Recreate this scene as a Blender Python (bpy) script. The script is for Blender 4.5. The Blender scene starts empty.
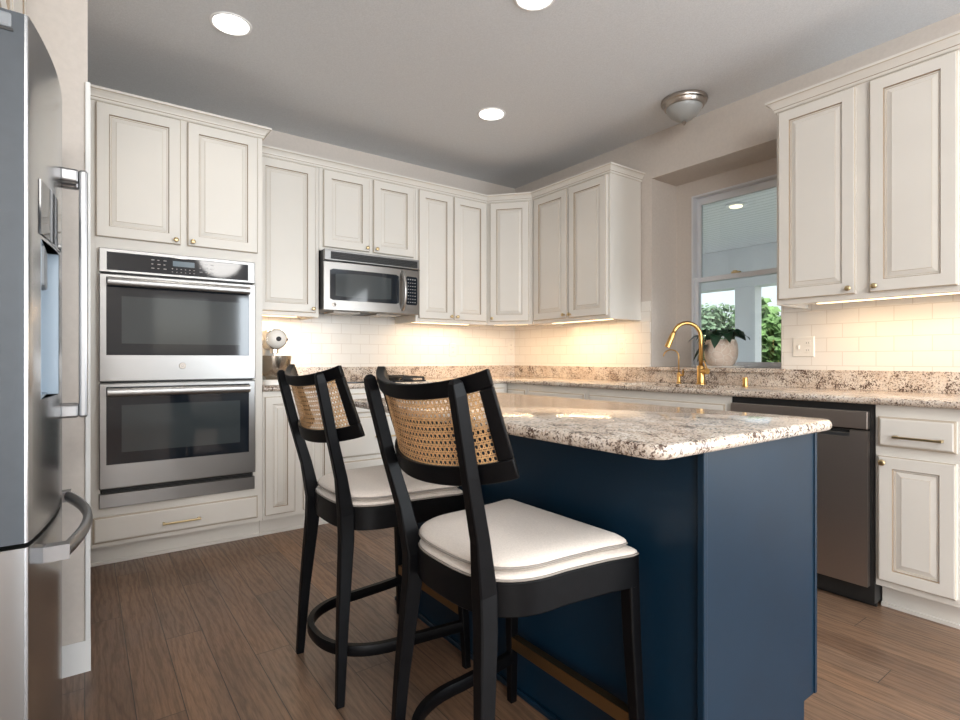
import bpy, bmesh, math, random
from mathutils import Vector, Matrix
random.seed(7)
PI = math.pi
scene = bpy.context.scene
COL = scene.collection

# ------------------------------------------------------------------ camera
cd = bpy.data.cameras.new('camera')
cam = bpy.data.objects.new('camera', cd)
COL.objects.link(cam)
cam.location = (0, 0, 1.075)
cam.rotation_euler = (PI / 2, 0, -math.radians(36.2))
cd.sensor_width = 36
cd.lens = 36 * 540 / 960
cd.shift_y = -1 / 960
cd.clip_start = 0.02
scene.camera = cam

# ------------------------------------------------------------------ world, exposure
w = bpy.data.worlds.new('sky')
scene.world = w
w.use_nodes = True
wn = w.node_tree
bg = wn.nodes['Background']
sky = wn.nodes.new('ShaderNodeTexSky')
sky.sky_type = 'NISHITA'
sky.sun_disc = False
sky.sun_elevation = math.radians(40)
sky.sun_rotation = math.radians(200)
sky.air_density = 1.0
sky.dust_density = 3.0
haze = wn.nodes.new('ShaderNodeMix')
haze.data_type = 'RGBA'
haze.inputs[0].default_value = 0.6
bw = wn.nodes.new('ShaderNodeRGBToBW')
wn.links.new(sky.outputs[0], bw.inputs[0])
wn.links.new(sky.outputs[0], haze.inputs[6])
wn.links.new(bw.outputs[0], haze.inputs[7])
wn.links.new(haze.outputs[2], bg.inputs[0])
bg.inputs[1].default_value = 0.29
vs = scene.view_settings
vs.view_transform = 'Standard'
vs.look = 'None'
vs.gamma = 1
vs.use_curve_mapping = False
vs.exposure = 0.30
scene.cycles.max_bounces = 8
scene.cycles.diffuse_bounces = 5
scene.cycles.glossy_bounces = 5
scene.cycles.transmission_bounces = 6
scene.cycles.transparent_max_bounces = 8
scene.cycles.caustics_reflective = False
scene.cycles.caustics_refractive = False
scene.cycles.sample_clamp_indirect = 6
scene.cycles.use_denoising = True


def area_light(name, loc, target, sx, sy, power, color):
    l = bpy.data.lights.new(name, 'AREA')
    l.shape = 'RECTANGLE'
    l.size, l.size_y = sx, sy
    l.energy = power
    l.color = color
    o = bpy.data.objects.new(name, l)
    COL.objects.link(o)
    o.location = loc
    d = Vector(target) - Vector(loc)
    o.rotation_euler = d.to_track_quat('-Z', 'Y').to_euler()
    return o


# daylight entering by the windows of the breakfast room behind the camera
area_light('daylight_rear_window', (-1.6, -3.36, 1.30), (-1.2, 0, 1.30), 3.0, 1.9, 115, (0.95, 0.98, 1.0))
area_light('daylight_patio_door', (2.72, -3.36, 1.15), (2.5, 0, 1.15), 1.1, 2.0, 100, (0.82, 0.92, 1.0))
area_light('daylight_side_window', (3.32, -1.6, 1.3), (0, -1.5, 1.3), 1.9, 1.7, 60, (0.92, 0.97, 1.0))
for lx, ly, lz, le in ((-0.10, -1.9, 2.38, 66), (1.45, -1.1, 2.42, 46)):      # unseen point lights added behind the camera to fill the kitchen
    pl = bpy.data.lights.new('added_fill_light', 'POINT')
    pl.energy = le
    pl.color = (1.0, 0.97, 0.93)
    pl.shadow_soft_size = 0.26
    po = bpy.data.objects.new('added_fill_light', pl)
    COL.objects.link(po)
    po.location = (lx, ly, lz)
sun = bpy.data.lights.new('sun', 'SUN')
sun.energy = 3.0
sun.angle = 0.02
sun_o = bpy.data.objects.new('sun', sun)
COL.objects.link(sun_o)
sun_o.rotation_euler = (math.radians(12), math.radians(-42), 0)

# ------------------------------------------------------------------ dimensions
YA, XB, ZC = 4.0, 3.345, 2.715          # back wall, window wall, ceiling
FACE_A, FACE_B = 3.372, 2.74            # base cabinet faces
UP_A, UP_B = 3.65, 2.995                # wall cabinet faces
UZ0, UZ1 = 1.362, 2.395
CT = 0.912

# ------------------------------------------------------------------ materials


def mat(name, color, rough=0.5, metal=0.0, **kw):
    m = bpy.data.materials.new(name)
    m.use_nodes = True
    b = m.node_tree.nodes['Principled BSDF']
    b.inputs['Base Color'].default_value = (*color, 1)
    b.inputs['Roughness'].default_value = rough
    b.inputs['Metallic'].default_value = metal
    for k, v in kw.items():
        b.inputs[k.replace('_', ' ')].default_value = v
    return m


def nd(m, t, **kw):
    n = m.node_tree.nodes.new('ShaderNode' + t)
    for k, v in kw.items():
        if hasattr(n, k):
            setattr(n, k, v)
        else:
            n.inputs[k.replace('_', ' ')].default_value = v
    return n


def lk(m, a, b):
    m.node_tree.links.new(a, b)


def bsdf(m):
    return m.node_tree.nodes['Principled BSDF']


def coords(m, scale=(1, 1, 1), rot=(0, 0, 0), loc=(0, 0, 0)):
    g = nd(m, 'NewGeometry')
    mp = nd(m, 'Mapping')
    mp.inputs['Scale'].default_value = scale
    mp.inputs['Rotation'].default_value = rot
    mp.inputs['Location'].default_value = loc
    lk(m, g.outputs['Position'], mp.inputs['Vector'])
    return mp.outputs[0]


def ramp(m, fac, stops):
    r = nd(m, 'ValToRGB')
    e = r.color_ramp.elements
    while len(e) > 1:
        e.remove(e[-1])
    e[0].position = stops[0][0]
    e[0].color = (*stops[0][1], 1)
    for p, c in stops[1:]:
        q = e.new(p)
        q.color = (*c, 1)
    lk(m, fac, r.inputs[0])
    return r.outputs[0]


def mixc(m, fac, a, b, mode='MIX'):
    n = nd(m, 'Mix')
    n.data_type = 'RGBA'
    n.blend_type = mode
    for s, v in ((n.inputs[0], fac), (n.inputs[6], a), (n.inputs[7], b)):
        if hasattr(v, 'links') or hasattr(v, 'is_linked'):
            lk(m, v, s)
        else:
            s.default_value = v if isinstance(v, (int, float)) else (*v, 1)
    return n.outputs[2]


def bump(m, h, strength=0.2, dist=0.01):
    n = nd(m, 'Bump')
    n.inputs['Strength'].default_value = strength
    n.inputs['Distance'].default_value = dist
    lk(m, h, n.inputs['Height'])
    lk(m, n.outputs[0], bsdf(m).inputs['Normal'])


def noisy(name, color, rough, scale, amount, metal=0.0, bmp=0.0, **kw):
    """a plain colour with a faint procedural mottling"""
    m = mat(name, color, rough, metal, **kw)
    n = nd(m, 'TexNoise', Scale=scale, Detail=3.0)
    lk(m, coords(m), n.inputs['Vector'])
    lo = tuple(c * (1 - amount) for c in color)
    hi = tuple(min(1, c * (1 + amount)) for c in color)
    lk(m, ramp(m, n.outputs['Fac'], [(0.3, lo), (0.7, hi)]), bsdf(m).inputs['Base Color'])
    if bmp:
        bump(m, n.outputs['Fac'], bmp, 0.004)
    return m


M = {}
M['cabinet'] = noisy('cabinet_cream_paint', (0.695, 0.668, 0.62), 0.38, 3, 0.02)
M['glaze'] = mat('cabinet_brown_glaze', (0.33, 0.255, 0.18), 0.5)
M['glaze_lt'] = mat('cabinet_light_glaze', (0.52, 0.45, 0.36), 0.5)
M['white_trim'] = noisy('white_trim_paint', (0.80, 0.80, 0.79), 0.35, 4, 0.02)
M['wall'] = noisy('wall_greige_paint', (0.60, 0.545, 0.495), 0.75, 60, 0.03, bmp=0.08)
M['ceiling'] = noisy('ceiling_texture_paint', (0.69, 0.71, 0.735), 0.9, 160, 0.06, bmp=0.5)
M['navy'] = noisy('navy_satin_paint', (0.0030, 0.0165, 0.034), 0.38, 6, 0.08, Specular_IOR_Level=0.28)
M['black_wood'] = noisy('black_stained_wood', (0.0025, 0.0025, 0.003), 0.42, 40, 0.25, Specular_IOR_Level=0.13)
M['linen'] = noisy('cream_linen', (0.61, 0.545, 0.485), 0.9, 240, 0.07, bmp=0.25, Sheen_Weight=0.3)
M['piping'] = noisy('linen_piping', (0.24, 0.215, 0.19), 0.9, 200, 0.06)
M['cane'] = noisy('cane_rattan', (0.60, 0.36, 0.17), 0.5, 90, 0.22)
M['brass'] = mat('brushed_brass', (0.58, 0.35, 0.12), 0.28, 1.0)
M['brass_pale'] = mat('satin_champagne_brass', (0.60, 0.47, 0.27), 0.3, 1.0)
M['nickel'] = mat('brushed_nickel', (0.42, 0.375, 0.335), 0.3, 1.0)
M['chrome'] = mat('polished_chrome', (0.8, 0.8, 0.8), 0.08, 1.0)
M['black_glass'] = mat('black_oven_glass', (0.012, 0.016, 0.022), 0.05, 0.0)
M['window_film'] = mat('oven_window_glass', (0.045, 0.055, 0.06), 0.07, 0.0)
M['black_plastic'] = mat('black_plastic', (0.012, 0.012, 0.012), 0.45)
M['grey_plastic'] = mat('grey_plastic', (0.20, 0.215, 0.23), 0.4)
M['fridge_side'] = noisy('fridge_grey_side', (0.042, 0.050, 0.060), 0.45, 30, 0.06)
M['ice_blue'] = mat('dispenser_liner', (0.34, 0.42, 0.50), 0.35)
M['display'] = mat('lcd_display', (0.10, 0.15, 0.19), 0.2)
M['key'] = mat('key_print', (0.36, 0.36, 0.37), 0.5)
M['white_plastic'] = mat('white_plastic', (0.78, 0.75, 0.69), 0.35)
M['slot'] = mat('outlet_slot', (0.10, 0.09, 0.08), 0.6)
M['white_enamel'] = mat('white_enamel', (0.80, 0.78, 0.74), 0.18)
M['white_ceramic'] = mat('white_ceramic', (0.82, 0.81, 0.79), 0.25)
M['leaf'] = noisy('deep_green_leaf', (0.012, 0.040, 0.020), 0.32, 30, 0.4)
M['stem'] = mat('leaf_stem', (0.06, 0.10, 0.03), 0.6)
M['soil'] = mat('potting_soil', (0.03, 0.02, 0.012), 0.9)
M['iron'] = mat('cast_iron', (0.012, 0.012, 0.012), 0.6)
M['vinyl'] = mat('window_vinyl', (0.70, 0.72, 0.75), 0.4)
M['porch'] = mat('porch_white_paint', (0.80, 0.81, 0.82), 0.6)
M['bark'] = noisy('tree_bark', (0.10, 0.075, 0.05), 0.9, 8, 0.3)
M['tree_leaf'] = noisy('tree_foliage', (0.16, 0.27, 0.09), 0.8, 1.5, 0.4)
M['tree_leaf2'] = noisy('tree_foliage_grey', (0.17, 0.25, 0.15), 0.8, 1.5, 0.35)
M['lawn'] = noisy('lawn', (0.17, 0.22, 0.10), 0.95, 3, 0.3)
M['sash_dark'] = mat('window_gasket', (0.05, 0.055, 0.06), 0.5)


def steel(name, col, rough, axis):
    m = mat(name, col, rough, 1.0)
    sc = [140, 140, 140]
    sc[axis] = 1.2
    n = nd(m, 'TexNoise', Scale=6.0, Detail=4.0)
    lk(m, coords(m, tuple(sc)), n.inputs['Vector'])
    mr = nd(m, 'MapRange')
    mr.inputs['To Min'].default_value = rough - 0.006
    mr.inputs['To Max'].default_value = rough + 0.010
    lk(m, n.outputs['Fac'], mr.inputs[0])
    lk(m, mr.outputs[0], bsdf(m).inputs['Roughness'])
    return m


M['steel_h'] = steel('brushed_stainless_horizontal', (0.31, 0.305, 0.30), 0.33, 0)
M['steel_mw'] = steel('microwave_stainless', (0.30, 0.285, 0.27), 0.36, 0)
M['steel_v'] = steel('brushed_stainless_vertical', (0.44, 0.44, 0.445), 0.20, 2)
M['steel_dark'] = steel('dark_stainless', (0.42, 0.37, 0.335), 0.40, 1)
M['handle_steel'] = mat('handle_steel', (0.42, 0.415, 0.41), 0.36, 1.0)


def emit(name, col, s):
    m = mat(name, (0.8, 0.8, 0.8), 0.4)
    b = bsdf(m)
    b.inputs['Emission Color'].default_value = (*col, 1)
    b.inputs['Emission Strength'].default_value = s
    return m


M['bowl'] = mat('brushed_bowl_steel', (0.50, 0.44, 0.37), 0.22, 1.0)
M['fridge_handle'] = mat('fridge_handle_steel', (0.27, 0.27, 0.275), 0.34, 1.0)
M['lamp_glow'] = emit('downlight_lens', (1, 0.97, 0.93), 3.5)
M['led_glow'] = emit('led_strip_lens', (1, 0.72, 0.38), 2.5)
M['porch_glow'] = emit('porch_light_lens', (1, 0.8, 0.5), 1.6)
M['lamp_rim'] = mat('downlight_trim', (0.85, 0.85, 0.85), 0.4)

# frosted dome
M['dome'] = mat('frosted_glass_dome', (0.40, 0.41, 0.405), 0.3, 0.0, Transmission_Weight=0.15)


def make_glass():
    m = bpy.data.materials.new('window_pane_glass')
    m.use_nodes = True
    t = m.node_tree
    t.nodes.clear()
    o = t.nodes.new('ShaderNodeOutputMaterial')
    mx = t.nodes.new('ShaderNodeMixShader')
    tr = t.nodes.new('ShaderNodeBsdfTransparent')
    gl = t.nodes.new('ShaderNodeBsdfGlossy')
    gl.inputs['Roughness'].default_value = 0.02
    fr = t.nodes.new('ShaderNodeFresnel')
    fr.inputs['IOR'].default_value = 1.45
    tr.inputs['Color'].default_value = (0.93, 0.96, 0.97, 1)
    t.links.new(fr.outputs[0], mx.inputs[0])
    t.links.new(tr.outputs[0], mx.inputs[1])
    t.links.new(gl.outputs[0], mx.inputs[2])
    t.links.new(mx.outputs[0], o.inputs[0])
    return m


M['pane'] = make_glass()


def make_granite():
    m = mat('speckled_granite', (0.6, 0.5, 0.42), 0.11)
    b = bsdf(m)
    c = coords(m)
    n0 = nd(m, 'TexNoise', Scale=7.0, Detail=4.0, Roughness=0.6, Distortion=1.2)
    lk(m, c, n0.inputs['Vector'])
    base = ramp(m, n0.outputs['Fac'], [(0.32, (0.32, 0.205, 0.135)), (0.48, (0.54, 0.42, 0.32)), (0.62, (0.66, 0.58, 0.50)), (0.8, (0.54, 0.50, 0.47))])
    v = nd(m, 'TexVoronoi', Scale=210.0)
    lk(m, c, v.inputs['Vector'])
    vb = nd(m, 'SeparateColor')
    lk(m, v.outputs['Color'], vb.inputs[0])
    cell = ramp(m, vb.outputs[0], [(0.0, (0.30, 0.22, 0.17)), (0.25, (0.62, 0.55, 0.47)), (0.6, (0.80, 0.74, 0.66)), (1.0, (0.60, 0.58, 0.56))])
    col = mixc(m, 0.5, base, cell)
    # dark brown and black specks gathered in drifts
    n1 = nd(m, 'TexNoise', Scale=135.0, Detail=3.0, Roughness=0.7, Distortion=0.6)
    lk(m, c, n1.inputs['Vector'])
    n2 = nd(m, 'TexNoise', Scale=14.0, Detail=2.0, Distortion=0.8)
    lk(m, c, n2.inputs['Vector'])
    ad = nd(m, 'Math', operation='MULTIPLY_ADD')
    ad.inputs[1].default_value = 0.55
    lk(m, n2.outputs['Fac'], ad.inputs[0])
    lk(m, n1.outputs['Fac'], ad.inputs[2])
    d1 = ramp(m, ad.outputs[0], [(0.83, (0, 0, 0)), (0.90, (1, 1, 1))])
    col = mixc(m, d1, col, (0.085, 0.052, 0.038))
    n3 = nd(m, 'TexNoise', Scale=120.0, Detail=2.0)
    lk(m, coords(m, loc=(3, 5, 1)), n3.inputs['Vector'])
    d2 = ramp(m, n3.outputs['Fac'], [(0.58, (0, 0, 0)), (0.64, (1, 1, 1))])
    col = mixc(m, d2, col, (0.16, 0.12, 0.10))
    lk(m, col, b.inputs['Base Color'])
    return m


M['granite'] = make_granite()


def make_floor():
    m = mat('oak_plank_floor', (0.12, 0.08, 0.06), 0.34)
    b = bsdf(m)
    g = nd(m, 'NewGeometry')
    # planks run along y; each row of planks is shifted by its own amount
    sx = nd(m, 'SeparateXYZ')
    lk(m, g.outputs['Position'], sx.inputs[0])
    row = nd(m, 'Math', operation='DIVIDE')
    lk(m, sx.outputs[0], row.inputs[0])
    row.inputs[1].default_value = 0.125
    rf = nd(m, 'Math', operation='FLOOR')
    lk(m, row.outputs[0], rf.inputs[0])
    rs = nd(m, 'Math', operation='MULTIPLY')
    lk(m, rf.outputs[0], rs.inputs[0])
    rs.inputs[1].default_value = 0.8343
    ya = nd(m, 'Math', operation='ADD')
    lk(m, sx.outputs[1], ya.inputs[0])
    lk(m, rs.outputs[0], ya.inputs[1])
    mp = nd(m, 'CombineXYZ')
    lk(m, ya.outputs[0], mp.inputs[0])
    lk(m, sx.outputs[0], mp.inputs[1])
    br = nd(m, 'TexBrick')
    br.offset = 0.0
    br.inputs['Scale'].default_value = 1.0
    br.inputs['Brick Width'].default_value = 1.35
    br.inputs['Row Height'].default_value = 0.125
    br.inputs['Mortar Size'].default_value = 0.0016
    br.inputs['Mortar Smooth'].default_value = 0.2
    br.inputs['Bias'].default_value = 0.0
    br.inputs['Color1'].default_value = (0, 0, 0, 1)
    br.inputs['Color2'].default_value = (1, 1, 1, 1)
    br.inputs['Mortar'].default_value = (0.5, 0.5, 0.5, 1)
    lk(m, mp.outputs[0], br.inputs['Vector'])
    plank = ramp(m, br.outputs['Color'], [(0.0, (0.155, 0.092, 0.057)), (0.35, (0.220, 0.132, 0.080)), (0.7, (0.180, 0.118, 0.080)), (1.0, (0.285, 0.165, 0.094))])
    # offset grain per plank
    sep = nd(m, 'SeparateColor')
    lk(m, br.outputs['Color'], sep.inputs[0])
    vm = nd(m, 'VectorMath', operation='MULTIPLY_ADD')
    cmb = nd(m, 'CombineXYZ')
    lk(m, sep.outputs[0], cmb.inputs[0])
    lk(m, sep.outputs[0], cmb.inputs[1])
    vm.inputs[1].default_value = (7, 13, 0)
    lk(m, cmb.outputs[0], vm.inputs[0])
    lk(m, g.outputs['Position'], vm.inputs[2])
    mp2 = nd(m, 'Mapping')
    mp2.inputs['Scale'].default_value = (7.0, 0.75, 1)
    lk(m, vm.outputs[0], mp2.inputs['Vector'])
    wv = nd(m, 'TexWave', Scale=1.7, Distortion=13.0, Detail=4.0)
    wv.inputs['Detail Scale'].default_value = 1.6
    wv.inputs['Detail Roughness'].default_value = 0.62
    wv.bands_direction = 'X'
    lk(m, mp2.outputs[0], wv.inputs['Vector'])
    gr = ramp(m, wv.outputs['Fac'], [(0.0, (0.70, 0.70, 0.72)), (0.3, (0.96, 0.96, 0.96)), (1.0, (1.08, 1.06, 1.05))])
    col = mixc(m, 0.7, plank, gr, 'MULTIPLY')
    fg = nd(m, 'TexNoise', Scale=8.0, Detail=4.0, Roughness=0.7)
    lk(m, coords(m, (30, 1.4, 1)), fg.inputs['Vector'])
    col = mixc(m, 0.8, col, ramp(m, fg.outputs['Fac'], [(0.35, (0.66, 0.66, 0.68)), (0.6, (1.1, 1.08, 1.06))]), 'MULTIPLY')
    n = nd(m, 'TexNoise', Scale=1.6, Detail=5.0, Roughness=0.65)
    lk(m, coords(m, (4, 1.2, 1)), n.inputs['Vector'])
    st = ramp(m, n.outputs['Fac'], [(0.3, (0.72, 0.74, 0.78)), (0.65, (1.15, 1.12, 1.08))])
    col = mixc(m, 0.8, col, st, 'MULTIPLY')
    col = mixc(m, br.outputs['Fac'], col, (0.040, 0.026, 0.018))
    lk(m, col, b.inputs['Base Color'])
    rr = ramp(m, wv.outputs['Fac'], [(0, (0.42, 0.42, 0.42)), (1, (0.30, 0.30, 0.30))])
    lk(m, rr, b.inputs['Roughness'])
    sub = nd(m, 'Math', operation='SUBTRACT')
    lk(m, wv.outputs['Fac'], sub.inputs[0])
    lk(m, br.outputs['Fac'], sub.inputs[1])
    bump(m, sub.outputs[0], 0.12, 0.002)
    return m


M['floor'] = make_floor()


def make_tile(name, rot):
    m = mat(name, (0.80, 0.77, 0.72), 0.16)
    g = nd(m, 'NewGeometry')
    sp = nd(m, 'SeparateXYZ')
    cb = nd(m, 'CombineXYZ')
    lk(m, g.outputs['Position'], sp.inputs[0])
    lk(m, sp.outputs[rot], cb.inputs[0])
    lk(m, sp.outputs[2], cb.inputs[1])
    mp = nd(m, 'Mapping')
    mp.inputs['Location'].default_value = (0.03, -0.030, 0)
    lk(m, cb.outputs[0], mp.inputs['Vector'])
    br = nd(m, 'TexBrick')
    br.offset = 0.5
    br.inputs['Scale'].default_value = 1.0
    br.inputs['Brick Width'].default_value = 0.155
    br.inputs['Row Height'].default_value = 0.0775
    br.inputs['Mortar Size'].default_value = 0.0022
    br.inputs['Mortar Smooth'].default_value = 0.3
    br.inputs['Color1'].default_value = (0.80, 0.77, 0.72, 1)
    br.inputs['Color2'].default_value = (0.77, 0.74, 0.69, 1)
    br.inputs['Mortar'].default_value = (0.66, 0.61, 0.55, 1)
    lk(m, mp.outputs[0], br.inputs['Vector'])
    lk(m, br.outputs['Color'], bsdf(m).inputs['Base Color'])
    inv = nd(m, 'Math', operation='SUBTRACT')
    inv.inputs[0].default_value = 1.0
    lk(m, br.outputs['Fac'], inv.inputs[1])
    bump(m, inv.outputs[0], 0.2, 0.002)
    return m


M['tile_a'] = make_tile('subway_tile_back', 0)
M['tile_b'] = make_tile('subway_tile_side', 1)


def make_beadboard():
    m = mat('porch_beadboard', (0.62, 0.63, 0.64), 0.6)
    wv = nd(m, 'TexWave', Scale=3.2, Distortion=0.0)
    wv.bands_direction = 'X'
    lk(m, coords(m), wv.inputs['Vector'])
    lk(m, ramp(m, wv.outputs['Fac'], [(0.0, (0.56, 0.56, 0.55)), (0.12, (0.80, 0.80, 0.79)), (1, (0.83, 0.82, 0.81))]), bsdf(m).inputs['Base Color'])
    return m


M['bead'] = make_beadboard()


def make_pot():
    m = mat('carved_stone_pot', (0.55, 0.47, 0.40), 0.8)
    v = nd(m, 'TexVoronoi', Scale=22.0, feature='DISTANCE_TO_EDGE')
    lk(m, coords(m), v.inputs['Vector'])
    lk(m, ramp(m, v.outputs['Distance'], [(0.0, (0.82, 0.78, 0.72)), (0.06, (0.66, 0.55, 0.47)), (0.4, (0.74, 0.64, 0.56))]), bsdf(m).inputs['Base Color'])
    bump(m, v.outputs['Distance'], 0.5, 0.01)
    return m


M['pot'] = make_pot()

# ------------------------------------------------------------------ mesh helpers


def root_of(o):
    while o.parent:
        o = o.parent
    return o


class MB:
    def __init__(s, frame=None):
        s.bm = bmesh.new()
        s.fr = frame

    def P(s, p):
        return s.fr(*p) if s.fr else Vector(p)

    def v(s, p):
        return s.bm.verts.new(s.P(p))

    def face(s, vs, mi=0):
        try:
            f = s.bm.faces.new(vs)
            f.material_index = mi
            return f
        except ValueError:
            return None

    def box(s, a, b, mi=0):
        x0, y0, z0 = a
        x1, y1, z1 = b
        V = [s.v(p) for p in ((x0, y0, z0), (x1, y0, z0), (x1, y1, z0), (x0, y1, z0), (x0, y0, z1), (x1, y0, z1), (x1, y1, z1), (x0, y1, z1))]
        for q in ((0, 3, 2, 1), (4, 5, 6, 7), (0, 1, 5, 4), (1, 2, 6, 5), (2, 3, 7, 6), (3, 0, 4, 7)):
            s.face([V[i] for i in q], mi)
        return s

    def rings(s, rings, mi=0, close=True, cap=True, loop=False):
        R = [[s.v(p) for p in r] for r in rings]
        n = len(R[0])
        m = len(R)
        for i in range(m if loop else m - 1):
            for j in range(n if close else n - 1):
                k = (j + 1) % n
                mm = mi[i] if isinstance(mi, (list, tuple)) else mi
                s.face([R[i][j], R[i][k], R[(i + 1) % m][k], R[(i + 1) % m][j]], mm)
        if cap and close and not loop:
            s.face(list(reversed(R[0])), mi[0] if isinstance(mi, (list, tuple)) else mi)
            s.face(R[-1], mi[-1] if isinstance(mi, (list, tuple)) else mi)
        return s

    def lathe(s, c, prof, n=24, axis='z', mi=0):
        rings = []
        for r, h in prof:
            ring = []
            for i in range(n):
                a = 2 * PI * i / n
                ca, sa = r * math.cos(a), r * math.sin(a)
                if axis == 'z':
                    ring.append((c[0] + ca, c[1] + sa, c[2] + h))
                elif axis == 'y':
                    ring.append((c[0] + ca, c[1] + h, c[2] + sa))
                else:
                    ring.append((c[0] + h, c[1] + ca, c[2] + sa))
            rings.append(ring)
        return s.rings(rings, mi)

    def tube(s, pts, r, n=10, mi=0, sx=1.0, sy=1.0, up=None, square=False):
        """a swept bar through pts; r is one radius or a list"""
        P = [Vector(p) for p in pts]
        R = r if isinstance(r, (list, tuple)) else [r] * len(P)
        rings = []
        nx = None
        for i, p in enumerate(P):
            t = (P[min(i + 1, len(P) - 1)] - P[max(i - 1, 0)]).normalized()
            if up is not None:
                nx = Vector(up)
                nx = (nx - t * nx.dot(t)).normalized()
            elif nx is None:
                q = Vector((0, 0, 1)) if abs(t.z) < 0.9 else Vector((1, 0, 0))
                nx = (q - t * q.dot(t)).normalized()
            else:
                nx = (nx - t * nx.dot(t)).normalized()
            ny = t.cross(nx)
            ring = []
            if square:
                c = 0.8
                cor = [(1, c), (c, 1), (-c, 1), (-1, c), (-1, -c), (-c, -1), (c, -1), (1, -c)]
                for a, b in cor:
                    ring.append(tuple(p + nx * a * R[i] * sx + ny * b * R[i] * sy))
            else:
                for k in range(n):
                    a = 2 * PI * k / n
                    ring.append(tuple(p + nx * math.cos(a) * R[i] * sx + ny * math.sin(a) * R[i] * sy))
            rings.append(ring)
        return s.rings(rings, mi)

    def prism(s, pts2, z0, z1, mi=0):
        return s.rings([[(x, y, z0) for x, y in pts2], [(x, y, z1) for x, y in pts2]], mi)

    def sweep(s, path, prof, mi=0):
        """profile (out, z) along a plan path, mitred; out is to the left of travel"""
        n = len(path)
        rings = []
        for i in range(n):
            p = Vector(path[i])
            d0 = (p - Vector(path[i - 1])).normalized() if i > 0 else None
            d1 = (Vector(path[i + 1]) - p).normalized() if i < n - 1 else None
            d0 = d0 or d1
            d1 = d1 or d0
            n0 = Vector((-d0.y, d0.x))
            n1 = Vector((-d1.y, d1.x))
            b = (n0 + n1).normalized()
            k = 1 / max(0.3, b.dot(n0))
            rings.append([(p.x + b.x * o * k, p.y + b.y * o * k, z) for o, z in prof])
        return s.rings(rings, mi)

    def build(s, name, mats, parent=None, bevel=0.0, smooth=False, seg=2, recalc=True):
        if recalc:
            bmesh.ops.recalc_face_normals(s.bm, faces=s.bm.faces)
        me = bpy.data.meshes.new(name)
        if parent is not None:
            off = root_of(parent).location
            for v in s.bm.verts:
                v.co -= off
        s.bm.to_mesh(me)
        s.bm.free()
        for m in (mats if isinstance(mats, (list, tuple)) else [mats]):
            me.materials.append(m)
        o = bpy.data.objects.new(name, me)
        COL.objects.link(o)
        if parent is not None:
            o.parent = parent
        if bevel:
            b = o.modifiers.new('bevel', 'BEVEL')
            b.width = bevel
            b.segments = seg
            b.limit_method = 'ANGLE'
            b.angle_limit = math.radians(40)
        if smooth:
            for p in me.polygons:
                p.use_smooth = True
            if smooth != 'all':
                me.set_sharp_from_angle(angle=math.radians(38))
        return o


def tag(o, label, cat, group=None):
    o['label'] = label
    o['category'] = cat
    if group:
        o['group'] = group
    return o


def thing(name, label, cat, loc=(0, 0, 0), group=None):
    o = bpy.data.objects.new(name, None)
    o.empty_display_size = 0.1
    COL.objects.link(o)
    o.location = loc
    return tag(o, label, cat, group)


def struct(o):
    o['kind'] = 'structure'
    return o


def copy_tree(o, parent=None):
    c = o.copy()
    COL.objects.link(c)
    c.parent = parent
    for ch in list(o.children):
        copy_tree(ch, c)
    return c


# local frames: u along the wall, v out from the given face plane, z up
def frame_a(y):
    return lambda u, v, z: Vector((u, y - v, z))


def frame_b(x):
    return lambda u, v, z: Vector((x - v, u, z))


def frame_dir(o, ud, vd):
    return lambda u, v, z: Vector((o[0] + ud[0] * u + vd[0] * v, o[1] + ud[1] * u + vd[1] * v, z))


# ------------------------------------------------------------------ room shell
m = MB()
m.box((-4, -3.4, -0.06), (XB + 0.3, YA + 0.1, 0))
struct(m.build('floor', M['floor']))
m = MB()
m.box((-4, -3.4, ZC), (XB + 0.42, YA + 0.1, ZC + 0.1))
struct(m.build('ceiling', M['ceiling']))

m = MB()
m.box((-1.0, YA, 0), (XB + 0.42, YA + 0.1, ZC))
wall_back = struct(m.build('wall_back', M['wall']))
m = MB()
m.box((0.86, YA - 0.008, CT + 0.10), (XB, YA, 1.50))
m.build('tile_backsplash', M['tile_a'], wall_back)

# window wall, thick around the recess
RY0, RY1, RZ0, RZ1, RX = 1.535, 2.445, 0.98, 2.395, 3.65     # recess
WY0, WY1, WZ0, WZ1 = 1.58, 2.312, 1.018, 2.282              # window opening
m = MB()
m.box((XB, -3.4, 0), (RX + 0.12, -2.6, ZC))
m.box((XB, -2.6, 0), (RX + 0.12, -0.6, 0.4))
m.box((XB, -2.6, 2.2), (RX + 0.12, -0.6, ZC))
m.box((XB, -0.6, 0), (RX + 0.12, RY0, ZC))
m.box((XB, RY1, 0), (RX + 0.12, YA, ZC))
m.box((XB, RY0, RZ1), (RX + 0.12, RY1, ZC))
m.box((XB, RY0, 0), (RX + 0.12, RY1, RZ0))
m.box((RX, RY0, RZ0), (RX + 0.12, WY0, RZ1))
m.box((RX, WY1, RZ0), (RX + 0.12, RY1, RZ1))
m.box((RX, WY0, WZ1), (RX + 0.12, WY1, RZ1))
m.box((RX, WY0, RZ0), (RX + 0.12, WY1, WZ0))
wall_right = struct(m.build('wall_right', M['wall']))
m = MB()
m.box((XB - 0.008, RY1 + 0.006, CT + 0.10), (XB, YA - 0.008, 1.50))
m.box((XB - 0.008, -0.5, CT + 0.10), (XB, RY0 - 0.006, 1.50))
m.build('tile_backsplash', M['tile_b'], wall_right)

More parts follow.
